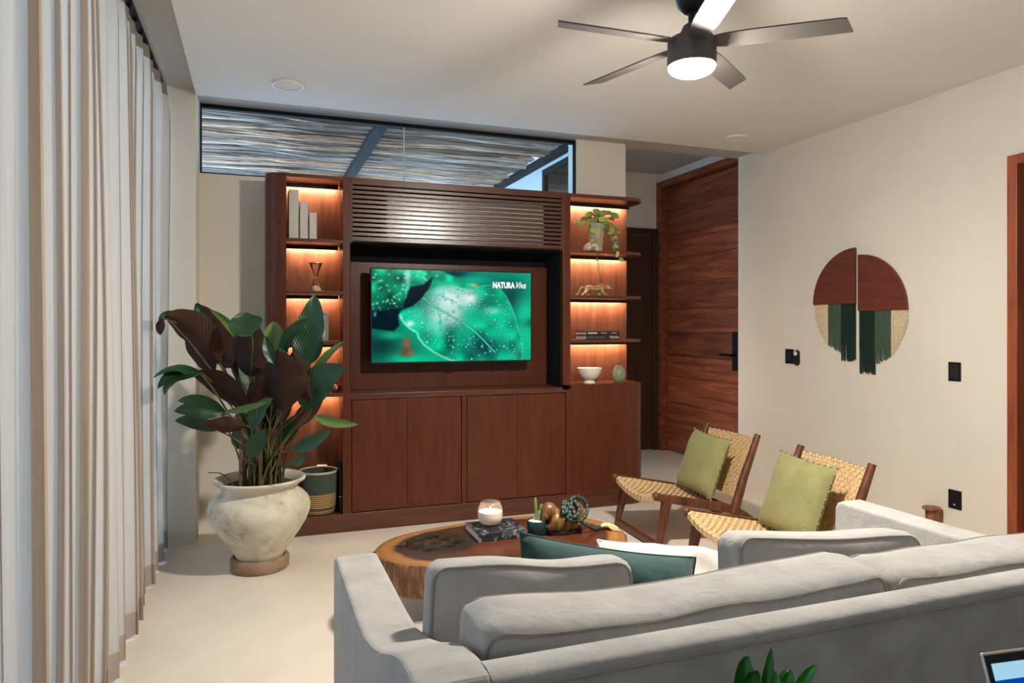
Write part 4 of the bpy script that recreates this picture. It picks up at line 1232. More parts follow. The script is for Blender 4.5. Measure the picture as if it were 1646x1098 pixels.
# ================================================================== BIG POTTED PLANT
def mat_pot():
    N = Nodes('weathered_white_pot'); v = N.coord()
    f = N.noise(v, 4.2, 8, 0.65, 0.4)
    base = N.ramp(f, [(0.30, (136, 126, 98)), (0.42, (196, 186, 164)), (0.55, (214, 205, 186)), (0.75, (222, 214, 198))])
    g = N.noise(v, 7.5, 5, 0.6)
    gm = N.n('ShaderNodeMapRange'); gm.inputs['From Min'].default_value = 0.56; gm.inputs['From Max'].default_value = 0.80; N.l(g, gm.inputs['Value'])
    mx = N.n('ShaderNodeMixRGB'); N.l(gm.outputs[0], mx.inputs['Fac']); N.l(base, mx.inputs['Color1']); mx.inputs['Color2'].default_value = rgba((150, 146, 96))
    s = N.noise(v, 38, 2, 0.5)
    sm_ = N.n('ShaderNodeMapRange'); sm_.inputs['From Min'].default_value = 0.74; sm_.inputs['From Max'].default_value = 0.78; N.l(s, sm_.inputs['Value'])
    m2 = N.n('ShaderNodeMixRGB'); N.l(sm_.outputs[0], m2.inputs['Fac']); N.l(mx.outputs[0], m2.inputs['Color1']); m2.inputs['Color2'].default_value = rgba((92, 84, 66))
    N.l(m2.outputs[0], N.b.inputs['Base Color'])
    N.bump(N.noise(v, 40, 4), 0.15, 0.006)
    return N.fin(0.8, 0, 0.3)
PX, PY = 0.016, 4.170
BP = thing('plant_pot', 'big weathered white urn planter holding a large broad-leaved plant', 'potted plant', (PX, PY, 0.0))
MB().lathe([(0.0, 0.001), (0.148, 0.001), (0.156, 0.010), (0.158, 0.06), (0.150, 0.072), (0.135, 0.072), (0.132, 0.05), (0.0, 0.05)], 48, (PX, PY, 0)).build('saucer', plain('terracotta_saucer', (146, 118, 96), 0.85, var=0.12, scale=16), BP, smooth=True)
MB().lathe([(0.0, 0.051), (0.120, 0.051), (0.132, 0.085), (0.165, 0.135), (0.212, 0.20), (0.250, 0.262), (0.270, 0.315), (0.273, 0.345), (0.262, 0.385), (0.236, 0.415), (0.210, 0.432), (0.200, 0.446), (0.204, 0.460), (0.226, 0.480), (0.244, 0.490), (0.247, 0.500), (0.238, 0.508), (0.222, 0.502), (0.196, 0.470), (0.19, 0.455)], 56, (PX, PY, 0)).build('urn', mat_pot(), BP, smooth=True)
MB().lathe([(0.200, 0.462), (0.1, 0.470), (0.0, 0.472)], 32, (PX, PY, 0)).build('soil', M_SOIL, BP, smooth=True)

def mat_leaf(name, base, stripe, rough=0.32, freq=1.0, spec=0.45):
    N = Nodes(name)
    uv = N.n('ShaderNodeUVMap'); uv.uv_map = 'leaf'
    sp = N.n('ShaderNodeSeparateXYZ'); N.l(uv.outputs[0], sp.inputs[0])
    ab = N.n('ShaderNodeMath', operation='ABSOLUTE'); N.l(sp.outputs[1], ab.inputs[0])
    ma = N.n('ShaderNodeMath', operation='MULTIPLY_ADD'); N.l(ab.outputs[0], ma.inputs[0]); ma.inputs[1].default_value = -0.30; N.l(sp.outputs[0], ma.inputs[2])
    mu = N.n('ShaderNodeMath', operation='MULTIPLY'); N.l(ma.outputs[0], mu.inputs[0]); mu.inputs[1].default_value = 95 * freq
    sn = N.n('ShaderNodeMath', operation='SINE'); N.l(mu.outputs[0], sn.inputs[0])
    col = N.ramp(sn.outputs[0], [(0.0, base), (0.75, base), (1.0, stripe)])
    oi = N.n('ShaderNodeObjectInfo'); hs = N.n('ShaderNodeHueSaturation'); mr = N.n('ShaderNodeMapRange')
    mr.inputs['To Min'].default_value = 0.65; mr.inputs['To Max'].default_value = 1.35
    N.l(oi.outputs['Random'], mr.inputs['Value']); N.l(mr.outputs[0], hs.inputs['Value']); N.l(col, hs.inputs['Color'])
    N.l(hs.outputs[0], N.b.inputs['Base Color'])
    N.bump(sn.outputs[0], 0.25, 0.003)
    return N.fin(rough, 0, spec)
M_LEAF = mat_leaf('leaf_upper_green', (26, 62, 34), (50, 92, 46))
M_LEAFY = mat_leaf('leaf_upper_yellowgreen', (88, 118, 48), (140, 150, 70))
M_UNDER = mat_leaf('leaf_underside_maroon', (50, 29, 19), (64, 38, 25), 0.55, spec=0.2)
M_STEM = plain('leaf_stem', (74, 78, 44), 0.6, var=0.25, scale=14)
M_STEMB = plain('dry_leaf_stem', (96, 70, 46), 0.75, var=0.25, scale=14)

def leaf_mesh(name, B, Mi, Tp, hw, nrm, mats, parent, fold=0.35, nS=16, nV=6, wave=0.0, tipcurl=0.0):
    B, Mi, Tp, nrm = Vector(B), Vector(Mi), Vector(Tp), Vector(nrm).normalized()
    ctrl = 2 * Mi - 0.5 * (B + Tp)
    rows = []; uvs = []
    for i in range(nS + 1):
        s = i / nS
        p = (1 - s) ** 2 * B + 2 * s * (1 - s) * ctrl + s * s * Tp
        t = (2 * (1 - s) * (ctrl - B) + 2 * s * (Tp - ctrl)).normalized()
        side = t.cross(nrm).normalized(); nn = side.cross(t).normalized()
        wv = hw * max(0.0, math.sin(PI * min(1, s ** 0.85))) ** 0.72 if 0 < s < 1 else 0.0
        row = []
        for j in range(-nV, nV + 1):
            v = j / nV
            q = p + side * (wv * v * (1 - 0.12 * fold)) + nn * (wv * abs(v) ** 1.3 * fold) + nn * (wave * wv * math.sin(s * 17 + j * .3) * abs(v))
            q -= nn * (tipcurl * s ** 3)
            row.append(q); uvs.append((s, v))
        rows.append((row, nn))
    nc = 2 * nV + 1
    mb = MB()
    for row, nn in rows: mb.v += [tuple(q + nn * 0.0012) for q in row]
    for row, nn in rows: mb.v += [tuple(q - nn * 0.0012) for q in row]
    o = len(rows) * nc
    for i in range(nS):
        for j in range(nc - 1):
            a = i * nc + j
            mb.f.append((a, a + nc, a + nc + 1, a + 1)); mb.fm.append(0)
            mb.f.append((o + a, o + a + 1, o + a + nc + 1, o + a + nc)); mb.fm.append(1)
    ob = mb.build(name, mats, parent)
    me = ob.data
    me.polygons.foreach_set('use_smooth', [True] * len(me.polygons))
    ul = me.uv_layers.new(name='leaf'); full = uvs + uvs
    li = np.zeros(len(me.loops), int); me.loops.foreach_get('vertex_index', li)
    ul.data.foreach_set('uv', np.array(full)[li].astype(np.float32).ravel())
    return ob

LEAVES = [
((-0.135, 4.253, 1.115), (-0.251, 4.349, 1.314), (-0.315, 4.425, 1.476), 0.112, (0.59, 0.94, 0.04)),
((-0.191, 4.061, 1.15), (-0.311, 3.998, 1.331), (-0.436, 3.937, 1.413), 0.094, (0.16, 0.94, 0.25)),
((-0.035, 4.111, 1.196), (-0.123, 4.116, 1.34), (-0.248, 4.135, 1.441), 0.028, (-0.59, -0.94, 0.16)),
((-0.016, 3.997, 1.08), (-0.047, 4.035, 1.249), (-0.041, 4.06, 1.421), 0.098, (0.35, 0.94, -0.0)),
((0.051, 4.292, 1.109), (0.088, 4.305, 1.261), (0.086, 4.333, 1.386), 0.072, (-0.2, -0.94, -0.03)),
((0.231, 4.067, 1.142), (0.284, 4.074, 1.338), (0.297, 4.096, 1.536), 0.086, (-0.41, -0.94, 0.21)),
((0.126, 4.084, 1.143), (0.17, 4.036, 1.297), (0.265, 3.969, 1.394), 0.037, (-0.38, -0.94, 0.25)),
((0.27, 3.999, 1.052), (0.35, 3.933, 1.177), (0.442, 3.862, 1.273), 0.024, (-0.2, -0.94, 0.47)),
((0.235, 3.959, 0.901), (0.318, 3.902, 1.045), (0.438, 3.831, 1.133), 0.096, (-0.47, -0.94, 0.29)),
((0.288, 3.886, 0.873), (0.385, 3.798, 0.844), (0.503, 3.702, 0.841), 0.028, (-0.22, -0.94, 0.08)),
((-0.046, 3.955, 0.913), (-0.19, 3.981, 1.035), (-0.308, 3.997, 1.116), 0.089, (0.64, 0.94, 0.48)),
((-0.274, 3.931, 1.116), (-0.369, 3.78, 1.138), (-0.453, 3.624, 1.125), 0.026, (-0.46, -0.94, 0.09)),
((-0.284, 3.914, 1.111), (-0.375, 3.787, 1.112), (-0.436, 3.65, 1.067), 0.034, (-0.11, -0.94, 0.25)),
((-0.149, 4.014, 0.877), (-0.272, 4.021, 0.95), (-0.393, 4.028, 0.97), 0.039, (-0.36, -0.94, 0.36)),
((-0.157, 3.974, 0.895), (-0.279, 3.965, 0.918), (-0.398, 3.955, 0.914), 0.050, (-0.62, -0.94, 0.32)),
((-0.196, 4.031, 0.798), (-0.302, 4.037, 0.847), (-0.407, 4.044, 0.855), 0.039, (-0.42, -0.94, -0.05)),
((-0.054, 3.873, 0.838), (-0.157, 3.878, 0.833), (-0.259, 3.883, 0.853), 0.053, (0.25, 0.94, 0.46)),
((-0.155, 3.941, 0.906), (-0.048, 3.876, 0.926), (0.057, 3.811, 0.966), 0.019, (-0.52, -0.94, 0.28)),
((0.121, 3.894, 0.906), (0.114, 3.886, 1.071), (0.108, 3.878, 1.236), 0.124, (0.46, 0.94, 0.35)),
((0.275, 3.923, 0.947), (0.22, 3.922, 1.083), (0.178, 3.916, 1.217), 0.067, (0.21, 0.94, 0.03)),
((-0.044, 4.295, 0.993), (-0.084, 4.331, 1.12), (-0.125, 4.367, 1.249), 0.067, (0.14, 0.94, 0.29)),
((-0.003, 4.237, 0.943), (-0.043, 4.263, 1.084), (-0.07, 4.283, 1.226), 0.054, (-0.23, -0.94, 0.39)),
((-0.024, 3.904, 0.813), (0.008, 3.871, 0.907), (0.057, 3.832, 0.98), 0.046, (-0.39, -0.94, 0.36)),
((0.175, 3.853, 0.706), (0.269, 3.776, 0.755), (0.361, 3.7, 0.828), 0.039, (-0.12, -0.94, -0.04)),
((-0.04, 3.91, 0.667), (-0.002, 3.885, 0.742), (0.036, 3.861, 0.816), 0.046, (-0.13, -0.94, 0.14)),
((-0.06, 4.279, 0.65), (-0.099, 4.32, 0.702), (-0.139, 4.361, 0.756), 0.042, (-0.35, -0.94, -0.01)),
((0.188, 4.136, 0.771), (0.272, 4.132, 0.869), (0.357, 4.127, 0.941), 0.050, (0.22, 0.94, 0.08)),
((0.023, 4.249, 0.763), (0.108, 4.245, 0.849), (0.193, 4.24, 0.936), 0.067, (0.12, 0.94, 0.07)),
((0.083, 3.908, 1.153), (0.06, 3.906, 1.227), (0.037, 3.903, 1.301), 0.031, (-0.31, -0.94, 0.14)),
((0.174, 3.832, 0.634), (0.207, 3.799, 0.656), (0.239, 3.766, 0.69), 0.027, (-0.27, -0.94, 0.02)),
((0.057, 4.258, 0.939), (0.125, 4.265, 1.022), (0.194, 4.272, 1.107), 0.076, (0.53, 0.94, 0.35)),
((0.26, 4.216, 1.08), (0.248, 4.236, 1.224), (0.235, 4.257, 1.368), 0.059, (-0.19, -0.94, 0.24)),
((-0.366, 3.986, 1.373), (-0.416, 3.951, 1.404), (-0.453, 3.911, 1.397), 0.030, (-0.09, -0.94, 0.02)),
((-0.444, 3.908, 1.391), (-0.456, 3.902, 1.347), (-0.444, 3.887, 1.303), 0.022, (0.13, 0.94, 0.0)),
((-0.025, 3.926, 1.301), (-0.054, 3.958, 1.363), (-0.059, 3.981, 1.426), 0.089, (-0.06, -0.94, 0.27)),
((-0.274, 4.304, 1.368), (-0.299, 4.297, 1.434), (-0.311, 4.286, 1.486), 0.033, (-0.28, -0.94, 0.48)),
((-0.221, 4.232, 1.09), (-0.316, 4.293, 1.242), (-0.373, 4.34, 1.368), 0.074, (0.17, 0.94, 0.37)),
((0.023, 4.09, 0.956), (0.01, 4.094, 1.093), (-0.003, 4.099, 1.23), 0.057, (0.61, 0.94, 0.12)),
((0.135, 4.059, 0.955), (0.173, 4.056, 1.066), (0.211, 4.053, 1.178), 0.073, (0.59, 0.94, 0.02)),
((0.28, 3.996, 0.888), (0.305, 3.986, 0.991), (0.344, 3.972, 1.093), 0.040, (-0.51, -0.94, 0.42)),
((0.058, 4.343, 1.077), (0.113, 4.333, 1.218), (0.169, 4.324, 1.332), 0.052, (-0.57, -0.94, 0.08)),
((-0.092, 4.238, 0.911), (-0.159, 4.289, 0.993), (-0.227, 4.34, 1.048), 0.066, (0.35, 0.94, 0.41)),
((-0.01, 4.154, 0.743), (-0.062, 4.173, 0.809), (-0.114, 4.192, 0.854), 0.053, (-0.06, -0.94, 0.32)),
((0.124, 4.212, 0.657), (0.181, 4.202, 0.764), (0.225, 4.197, 0.85), 0.050, (-0.51, -0.94, 0.23)),
((-0.041, 4.006, 0.933), (0.006, 3.973, 1.018), (0.053, 3.94, 1.102), 0.059, (0.22, 0.94, -0.07)),
((0.273, 4.137, 1.138), (0.312, 4.133, 1.235), (0.324, 4.139, 1.332), 0.050, (-0.23, -0.94, 0.12)),
((-0.281, 3.955, 1.102), (-0.384, 3.902, 1.092), (-0.435, 3.831, 1.022), 0.030, (-0.29, -0.94, 0.3)),
]
YEL = {2, 4, 7, 9, 17}
for i, (b, m, t, hw, nr) in enumerate(LEAVES):
    lf = leaf_mesh('leaf', b, m, t, hw, nr, [M_LEAFY if i in YEL else M_LEAF, M_UNDER], BP, fold=random.uniform(0.2, 0.5), wave=random.uniform(0.02, 0.10), tipcurl=random.uniform(-0.01, 0.035))
    # leaf stalk from the soil
    a = random.uniform(0, 2 * PI); rr = random.uniform(0.02, 0.13)
    p0 = Vector((PX + rr * math.cos(a), PY + rr * math.sin(a), 0.468)); p3 = Vector(b)
    d = (Vector(m) - p3).normalized()
    p1 = p0 + Vector((0, 0, 0.12 + 0.25 * max(0, b[2] - 0.6))); p2 = p3 - d * 0.06
    pts = [(1 - s) ** 3 * p0 + 3 * s * (1 - s) ** 2 * p1 + 3 * s * s * (1 - s) * p2 + s ** 3 * p3 for s in [k / 10 for k in range(11)]]
    MB().tube(pts, [0.0065 - 0.0035 * k / 10 for k in range(11)], 7).build('stem', M_STEM if i % 3 else M_STEMB, BP, smooth=True)
for i in range(30):
    a = random.uniform(0, 2 * PI); rr = random.uniform(0.0, 0.16)
    x, y = PX + rr * math.cos(a), PY + rr * math.sin(a); h = random.uniform(0.12, 0.42)
    MB().tube([(x, y, 0.466), (x + random.uniform(-.01, .01), y, 0.466 + h * .6), (x + random.uniform(-.03, .03), y + random.uniform(-.02, .02), 0.466 + h)], [0.008, 0.006, 0.003], 7).build('stem', M_STEMB if i % 2 else M_STEM, BP, smooth=True)
MB().tube(catmull([(PX - 0.12, PY - 0.09, 0.47), (PX - 0.16, PY - 0.11, 0.53), (PX - 0.20, PY - 0.12, 0.565), (PX - 0.26, PY - 0.13, 0.575)], 4), 0.003, 6).build('dry_stalk', M_STEMB, BP, smooth=True)

# ================================================================== THINGS ON THE LEFT SHELVES
M_BOOKWHITE = plain('white_linen_cover', (206, 198, 186), 0.85, var=0.03, scale=40)
def upright_book(x0, x1, h, label):
    B = thing('book', label, 'book', ((x0 + x1) / 2, 4.82, SH[0]), group='white books on the top left shelf')
    z0 = SH[0] + 0.0005; d0, d1 = 4.735, 4.735 + 0.20
    MB().box(x0, x0 + 0.003, d0, d1, z0, z0 + h).build('cover', M_BOOKWHITE, B, bevel=0.001)
    MB().box(x1 - 0.003, x1, d0, d1, z0, z0 + h).build('cover', M_BOOKWHITE, B, bevel=0.001)
    MB().box(x0 + 0.003, x1 - 0.003, d0, d0 + 0.004, z0, z0 + h).build('spine', M_BOOKWHITE, B, bevel=0.001)
    MB().box(x0 + 0.003, x1 - 0.003, d0 + 0.004, d1 - 0.005, z0 + 0.004, z0 + h - 0.005).build('pages', M_PAGES, B)
upright_book(0.194, 0.254, 0.318, 'tallest of the three plain white books on the left shelf')
upright_book(0.262, 0.313, 0.245, 'middle-height white book between two other white books')
upright_book(0.321, 0.367, 0.175, 'shortest of the three plain white books on the left shelf')

Hg = thing('hourglass', 'clear glass cone hourglass with pale sand on the left shelf', 'hourglass', (0.368, 4.83, SH[1]))
hc = (0.368, 4.83, SH[1])
M_THINGLASS = mat_glass('thin_glass', (244, 240, 236))
MB().lathe([(0.042, 0.001), (0.042, 0.006), (0.040, 0.008), (0.006, 0.092), (0.0045, 0.096), (0.006, 0.100), (0.040, 0.184), (0.042, 0.187), (0.042, 0.192)], 28, hc).build('glass_cones', M_THINGLASS, Hg, smooth=True)
for z in (0.001, 0.187):
    MB().lathe([(0.037, z), (0.0435, z), (0.0435, z + 0.006), (0.037, z + 0.006), (0.037, z)], 28, hc, caps=False).build('rim', M_BRASS, Hg, smooth=True)
MB().lathe([(0.0, 0.007), (0.037, 0.008), (0.032, 0.022), (0.018, 0.034), (0.0, 0.042)], 24, hc).build('sand', plain('pale_sand', (226, 200, 160), 0.9, var=0.08, scale=200), Hg, smooth=True)
MB().tube([(hc[0] - 0.006, hc[1], hc[2] + 0.096), (hc[0] + 0.006, hc[1], hc[2] + 0.096)], 0.006, 10).build('collar', M_BRASS, Hg, smooth=True)

Fr = thing('picture_frame', 'small sage green picture frame half hidden by a leaf', 'picture frame', (0.385, 4.86, SH[2]))
M_SAGE = plain('sage_frame', (134, 140, 122), 0.6)
x0, x1, z0, z1 = 0.315, 0.452, SH[2] + 0.001, SH[2] + 0.19
fm = MB(); fm.box(x0, x0 + 0.02, 4.85, 4.865, z0, z1); fm.box(x1 - 0.02, x1, 4.85, 4.865, z0, z1); fm.box(x0 + 0.02, x1 - 0.02, 4.85, 4.865, z1 - 0.02, z1); fm.box(x0 + 0.02, x1 - 0.02, 4.85, 4.865, z0, z0 + 0.025)
fm.build('frame', M_SAGE, Fr, bevel=0.002)
MB().box(x0 + 0.018, x1 - 0.018, 4.856, 4.862, z0 + 0.02, z1 - 0.018).build('print', plain('pale_print', (206, 206, 198), 0.5), Fr)
MB().tube([(0.385, 4.865, z0 + 0.12), (0.385, 4.93, z0 + 0.003)], 0.004, 6).build('easel_leg', M_BLACK, Fr)

o = MB().lathe([(0.0, 0.001), (0.018, 0.001), (0.030, 0.014), (0.033, 0.03), (0.028, 0.045), (0.016, 0.052), (0.012, 0.05), (0.0, 0.04)], 24, (0.492, 4.78, SH[3])).build('copper_pot', plain('copper', (168, 96, 66), 0.35, 0.6), None, smooth=True)
tag(o, 'tiny copper pot on the left shelf at worktop height', 'pot')
rg = MB(); rg.tube([(0.415 + 0.03 * math.cos(a), 4.84, SH[3] + 0.098 + 0.03 * math.sin(a)) for a in np.linspace(0, 2 * PI, 25)], 0.007, 8, caps=False)
RO = thing('ring_ornament', 'small white ring ornament on a foot behind the striped leaf', 'ornament', (0.415, 4.84, SH[3]))
rg.build('ring', M_CERAMIC, RO, smooth=True)
MB().lathe([(0.0, 0.0008), (0.026, 0.0008), (0.022, 0.012), (0.008, 0.03), (0.008, 0.064), (0.0, 0.066)], 20, (0.415, 4.84, SH[3])).build('foot', M_CERAMIC, RO, smooth=True)

# basket and devices in the bottom niche
def mat_jute(name, c):
    N = Nodes(name); v = N.coord((1, 1, 1))
    wv = N.n('ShaderNodeTexWave'); wv.wave_type = 'BANDS'; wv.bands_direction = 'Z'; wv.inputs['Scale'].default_value = 24; wv.inputs['Distortion'].default_value = 1.5; wv.inputs['Detail'].default_value = 2
    N.l(v, wv.inputs['Vector'])
    col = N.ramp(wv.outputs['Fac'], [(0.0, tuple(x * 0.62 for x in c)), (1.0, c)])
    N.l(col, N.b.inputs['Base Color']); N.bump(wv.outputs['Fac'], 0.8, 0.006)
    return N.fin(0.9, 0, 0.15)
Ba = thing('basket', 'round basket with green top half and jute bottom half', 'basket', (0.385, 4.815, 0.12))
bc = (0.385, 4.815, 0.121)
MB().lathe([(0.0, 0.0), (0.100, 0.0), (0.108, 0.02), (0.114, 0.08), (0.117, 0.135)], 40, bc, caps=False).build('jute_base', mat_jute('jute_rope', (196, 160, 106)), Ba, smooth=True)
MB().lathe([(0.1172, 0.135), (0.119, 0.20), (0.1215, 0.268), (0.120, 0.274), (0.116, 0.272), (0.113, 0.20), (0.11, 0.03), (0.0, 0.03)], 40, bc).build('green_top', fabric('green_felt', (52, 66, 48), 0.1), Ba, smooth=True)
MB().lathe([(0.1225, 0.264), (0.1245, 0.270), (0.121, 0.278), (0.1165, 0.274)], 40, bc, caps=False).build('rim', plain('cream_rim', (176, 168, 140), 0.8), Ba, smooth=True)
Rt = thing('router', 'white router standing behind the basket', 'router', (0.42, 4.955, 0.12))
MB().box(0.385, 0.455, 4.94, 4.985, 0.1205, 0.40).build('case', M_WHITE, Rt, bevel=0.006)
MB().box(0.395, 0.445, 4.938, 4.941, 0.30, 0.305).build('light_slot', M_BLACK, Rt)
Rt = thing('media_box', 'tall narrow black media box beside the basket', 'electronics', (0.512, 4.86, 0.12))
MB().box(0.511, 0.528, 4.73, 4.97, 0.1205, 0.46).build('case', M_BLACKMETAL, Rt, bevel=0.003)
MB().box(0.510, 0.5285, 4.7285, 4.7305, 0.225, 0.229).build('trim', M_WHITE, Rt)

# ================================================================== THINGS ON THE RIGHT SHELVES
M_STONE = plain('marbled_cement', (170, 158, 138), 0.75, var=0.22, scale=14)
Pl = thing('pothos_planter', 'trailing pothos in a flared cement planter on the top right shelf', 'potted plant', (2.453, 4.84, SH[0]))
pc = Vector((2.453, 4.84, SH[0]))
MB().lathe([(0.0, 0.0008), (0.045, 0.0008), (0.047, 0.006), (0.056, 0.10), (0.066, 0.215), (0.066, 0.222), (0.058, 0.222), (0.055, 0.19), (0.0, 0.19)], 32, pc).build('planter', M_STONE, Pl, smooth=True)
M_POTH = mat_leaf('pothos_green', (136, 160, 80), (214, 218, 160), 0.35, 0.5)
M_POTHU = mat_leaf('pothos_underside', (130, 150, 86), (170, 180, 116), 0.5, 0.5)
def pothos_leaf(p, dirv, size, nr):
    p = Vector(p); dv = Vector(dirv).normalized()
    m = p + dv * size * 0.5 + Vector(nr).normalized() * size * 0.06; t = p + dv * size
    leaf_mesh('leaf', p, m, t, size * 0.36, nr, [M_POTH, M_POTHU], Pl, fold=0.25, nS=7, nV=2, tipcurl=size * 0.15)
def vine(pts, leaves, size=0.05):
    cp = catmull(pts, 5)
    MB().tube(cp, 0.0022, 5).build('vine', M_STEM, Pl, smooth=True)
    for k in range(leaves):
        q = cp[int((k + 0.7) / leaves * (len(cp) - 1))]
        a = random.uniform(0, 2 * PI)
        pothos_leaf(q, (math.cos(a), -0.25 + 0.3 * math.sin(a), random.uniform(-0.8, 0.3)), size * random.uniform(0.8, 1.2), (-0.35 + random.uniform(-.4, .4), -0.9, random.uniform(0.1, 0.8)))
top = pc + Vector((0, 0, 0.2))
for (dx, dy, dz) in ((-0.10, -0.03, 0.05), (-0.13, -0.02, 0.0), (-0.07, -0.06, 0.08), (0.0, -0.06, 0.075), (0.05, -0.05, 0.10), (0.10, -0.03, 0.06), (0.13, -0.02, 0.01), (0.09, -0.07, -0.03), (-0.02, -0.08, 0.03), (0.11, -0.05, 0.09), (-0.09, -0.05, -0.04), (0.03, -0.03, 0.11)):
    e = top + Vector((dx, dy, dz))
    vine([top, top + Vector((dx * .4, dy * .5, dz * .5 + 0.04)), e], 3, 0.064)
vine([top + Vector((0.05, -0.03, 0.0)), top + Vector((0.10, -0.07, 0.02)), top + Vector((0.13, -0.10, -0.08)), top + Vector((0.12, -0.10, -0.17))], 9, 0.045)
vine([top + Vector((0.02, -0.05, 0.0)), top + Vector((0.06, -0.10, -0.08)), top + Vector((0.09, -0.11, -0.16)), top + Vector((0.10, -0.13, -0.195)), top + Vector((0.105, -0.165, -0.21)), top + Vector((0.105, -0.17, -0.28))], 9, 0.045)
vine([top + Vector((-0.05, -0.03, 0.0)), top + Vector((-0.09, -0.06, 0.0)), top + Vector((-0.105, -0.10, -0.10)), top + Vector((-0.10, -0.14, -0.18)), top + Vector((-0.085, -0.17, -0.205)), top + Vector((-0.065, -0.175, -0.32)), top + Vector((-0.05, -0.172, -0.45)), top + Vector((-0.055, -0.175, -0.56))], 10, 0.04)
o = MB().lathe([(0.062, 0.0008), (0.063, 0.012), (0.058, 0.036), (0.044, 0.056), (0.022, 0.068), (0.0, 0.072)], 28, (2.375, 4.765, SH[0])).build('stone_dome', plain('pale_stone', (206, 186, 164), 0.7, var=0.1, scale=26), None, smooth=True)
tag(o, 'pale rounded stone dome at the foot of the pothos planter', 'ornament')

# prowling cat figurine
J = thing('cat_figurine', 'champagne metal prowling big cat figurine on the second right shelf', 'figurine', (2.40, 4.76, SH[1]))
jx, jy, jz = 2.40, 4.76, SH[1] + 0.001
def q(dx, dz, dy=0.0): return (jx + dx, jy + dy, jz + dz)
cat = [(q(-0.055, 0.052), (0.048, 0.024, 0.024), (0, -8, 0)), (q(0.0, 0.050), (0.060, 0.023, 0.022), (0, 0, 0)), (q(0.055, 0.060), (0.045, 0.026, 0.028), (0, -14, 0)), (q(0.095, 0.068), (0.030, 0.018, 0.018), (0, 0, 0)), (q(0.118, 0.062, -0.004), (0.023, 0.018, 0.017), (0, 18, 0)), (q(0.136, 0.052, -0.006), (0.012, 0.011, 0.010), (0, 25, 0)),
       (q(0.108, 0.080, -0.014), (0.006, 0.004, 0.007), (0, 0, 0)), (q(0.108, 0.080, 0.010), (0.006, 0.004, 0.007), (0, 0, 0)),
       (q(0.060, 0.033, -0.014), (0.015, 0.010, 0.034), (0, -25, 0)), (q(0.084, 0.012, -0.016), (0.010, 0.008, 0.020), (0, -55, 0)), (q(0.100, 0.005, -0.016), (0.012, 0.008, 0.005), (0, 0, 0)),
       (q(0.045, 0.030, 0.014), (0.014, 0.010, 0.032), (0, 15, 0)), (q(0.040, 0.010, 0.014), (0.009, 0.008, 0.018), (0, -25, 0)), (q(0.052, 0.005, 0.014), (0.012, 0.008, 0.005), (0, 0, 0)),
       (q(-0.075, 0.034, -0.014), (0.020, 0.011, 0.032), (0, 35, 0)), (q(-0.100, 0.014, -0.015), (0.010, 0.008, 0.022), (0, 55, 0)), (q(-0.108, 0.005, -0.015), (0.016, 0.008, 0.005), (0, 0, 0)),
       (q(-0.055, 0.032, 0.014), (0.018, 0.010, 0.030), (0, -10, 0)), (q(-0.052, 0.010, 0.014), (0.009, 0.008, 0.018), (0, 25, 0)), (q(-0.045, 0.005, 0.014), (0.014, 0.008, 0.005), (0, 0, 0))]
blobs('body', cat, M_BRASS, J, 0.0032)
MB().tube(catmull([q(-0.09, 0.062), q(-0.105, 0.064), q(-0.122, 0.05), q(-0.132, 0.025), q(-0.146, 0.010), q(-0.158, 0.012)], 5), [0.007 - 0.003 * i / 25 for i in range(26)], 8).build('tail', M_BRASS, J, smooth=True)

# two stacked books
M_BKBLACK = plain('black_book_cloth', (24, 22, 26), 0.6)
M_TXT = plain('spine_lettering', (206, 198, 186), 0.6)
M_TXTG = plain('spine_lettering_gold', (170, 110, 84), 0.6)
def flat_book(z, h, x0, x1, y0, y1, label):
    B = thing('book', label, 'book', ((x0 + x1) / 2, (y0 + y1) / 2, z), group='black books stacked on the third right shelf')
    MB().box(x0, x1, y0, y1, z + 0.0004, z + 0.003).build('cover', M_BKBLACK, B)
    MB().box(x0, x1, y0, y1, z + h - 0.003, z + h).build('cover', M_BKBLACK, B)
    MB().box(x0, x1, y0, y0 + 0.004, z + 0.003, z + h - 0.003).build('spine', M_BKBLACK, B)
    MB().box(x0 + 0.005, x1 - 0.005, y0 + 0.004, y1 - 0.005, z + 0.003, z + h - 0.003).build('pages', M_PAGES, B)
    return B
z = SH[2]
b1 = flat_book(z, 0.033, 2.309, 2.592, 4.712, 4.91, 'lower black book lettered TEQUILA on the third right shelf')
b2 = flat_book(z + 0.0335, 0.030, 2.312, 2.588, 4.716, 4.91, 'upper black book resting on the book lettered TEQUILA')
L0 = Vector(b1.location); L1 = Vector(b2.location)
text_mesh('lettering', 'TEQUILA', 0.021, Matrix.Translation(Vector((2.500, 4.7115, z + 0.0095)) - L0) @ rt, M_TXT, b1, bold=0.0004, sx=1.0)
for k, (a, b) in enumerate(((2.322, 2.328), (2.336, 2.378), (2.386, 2.41), (2.418, 2.462))):
    MB().box(a, b, 4.7112, 4.712, z + 0.011, z + 0.020).build('print_bar', plain('faded_print', (96, 92, 92), 0.7), b1)
for k, (a, b, m) in enumerate(((2.322, 2.40, M_TXT), (2.43, 2.48, M_TXTG), (2.52, 2.565, M_TXTG))):
    MB().box(a, b, 4.7152, 4.716, z + 0.0335 + 0.010, z + 0.0335 + 0.019).build('print_bar', m, b2)

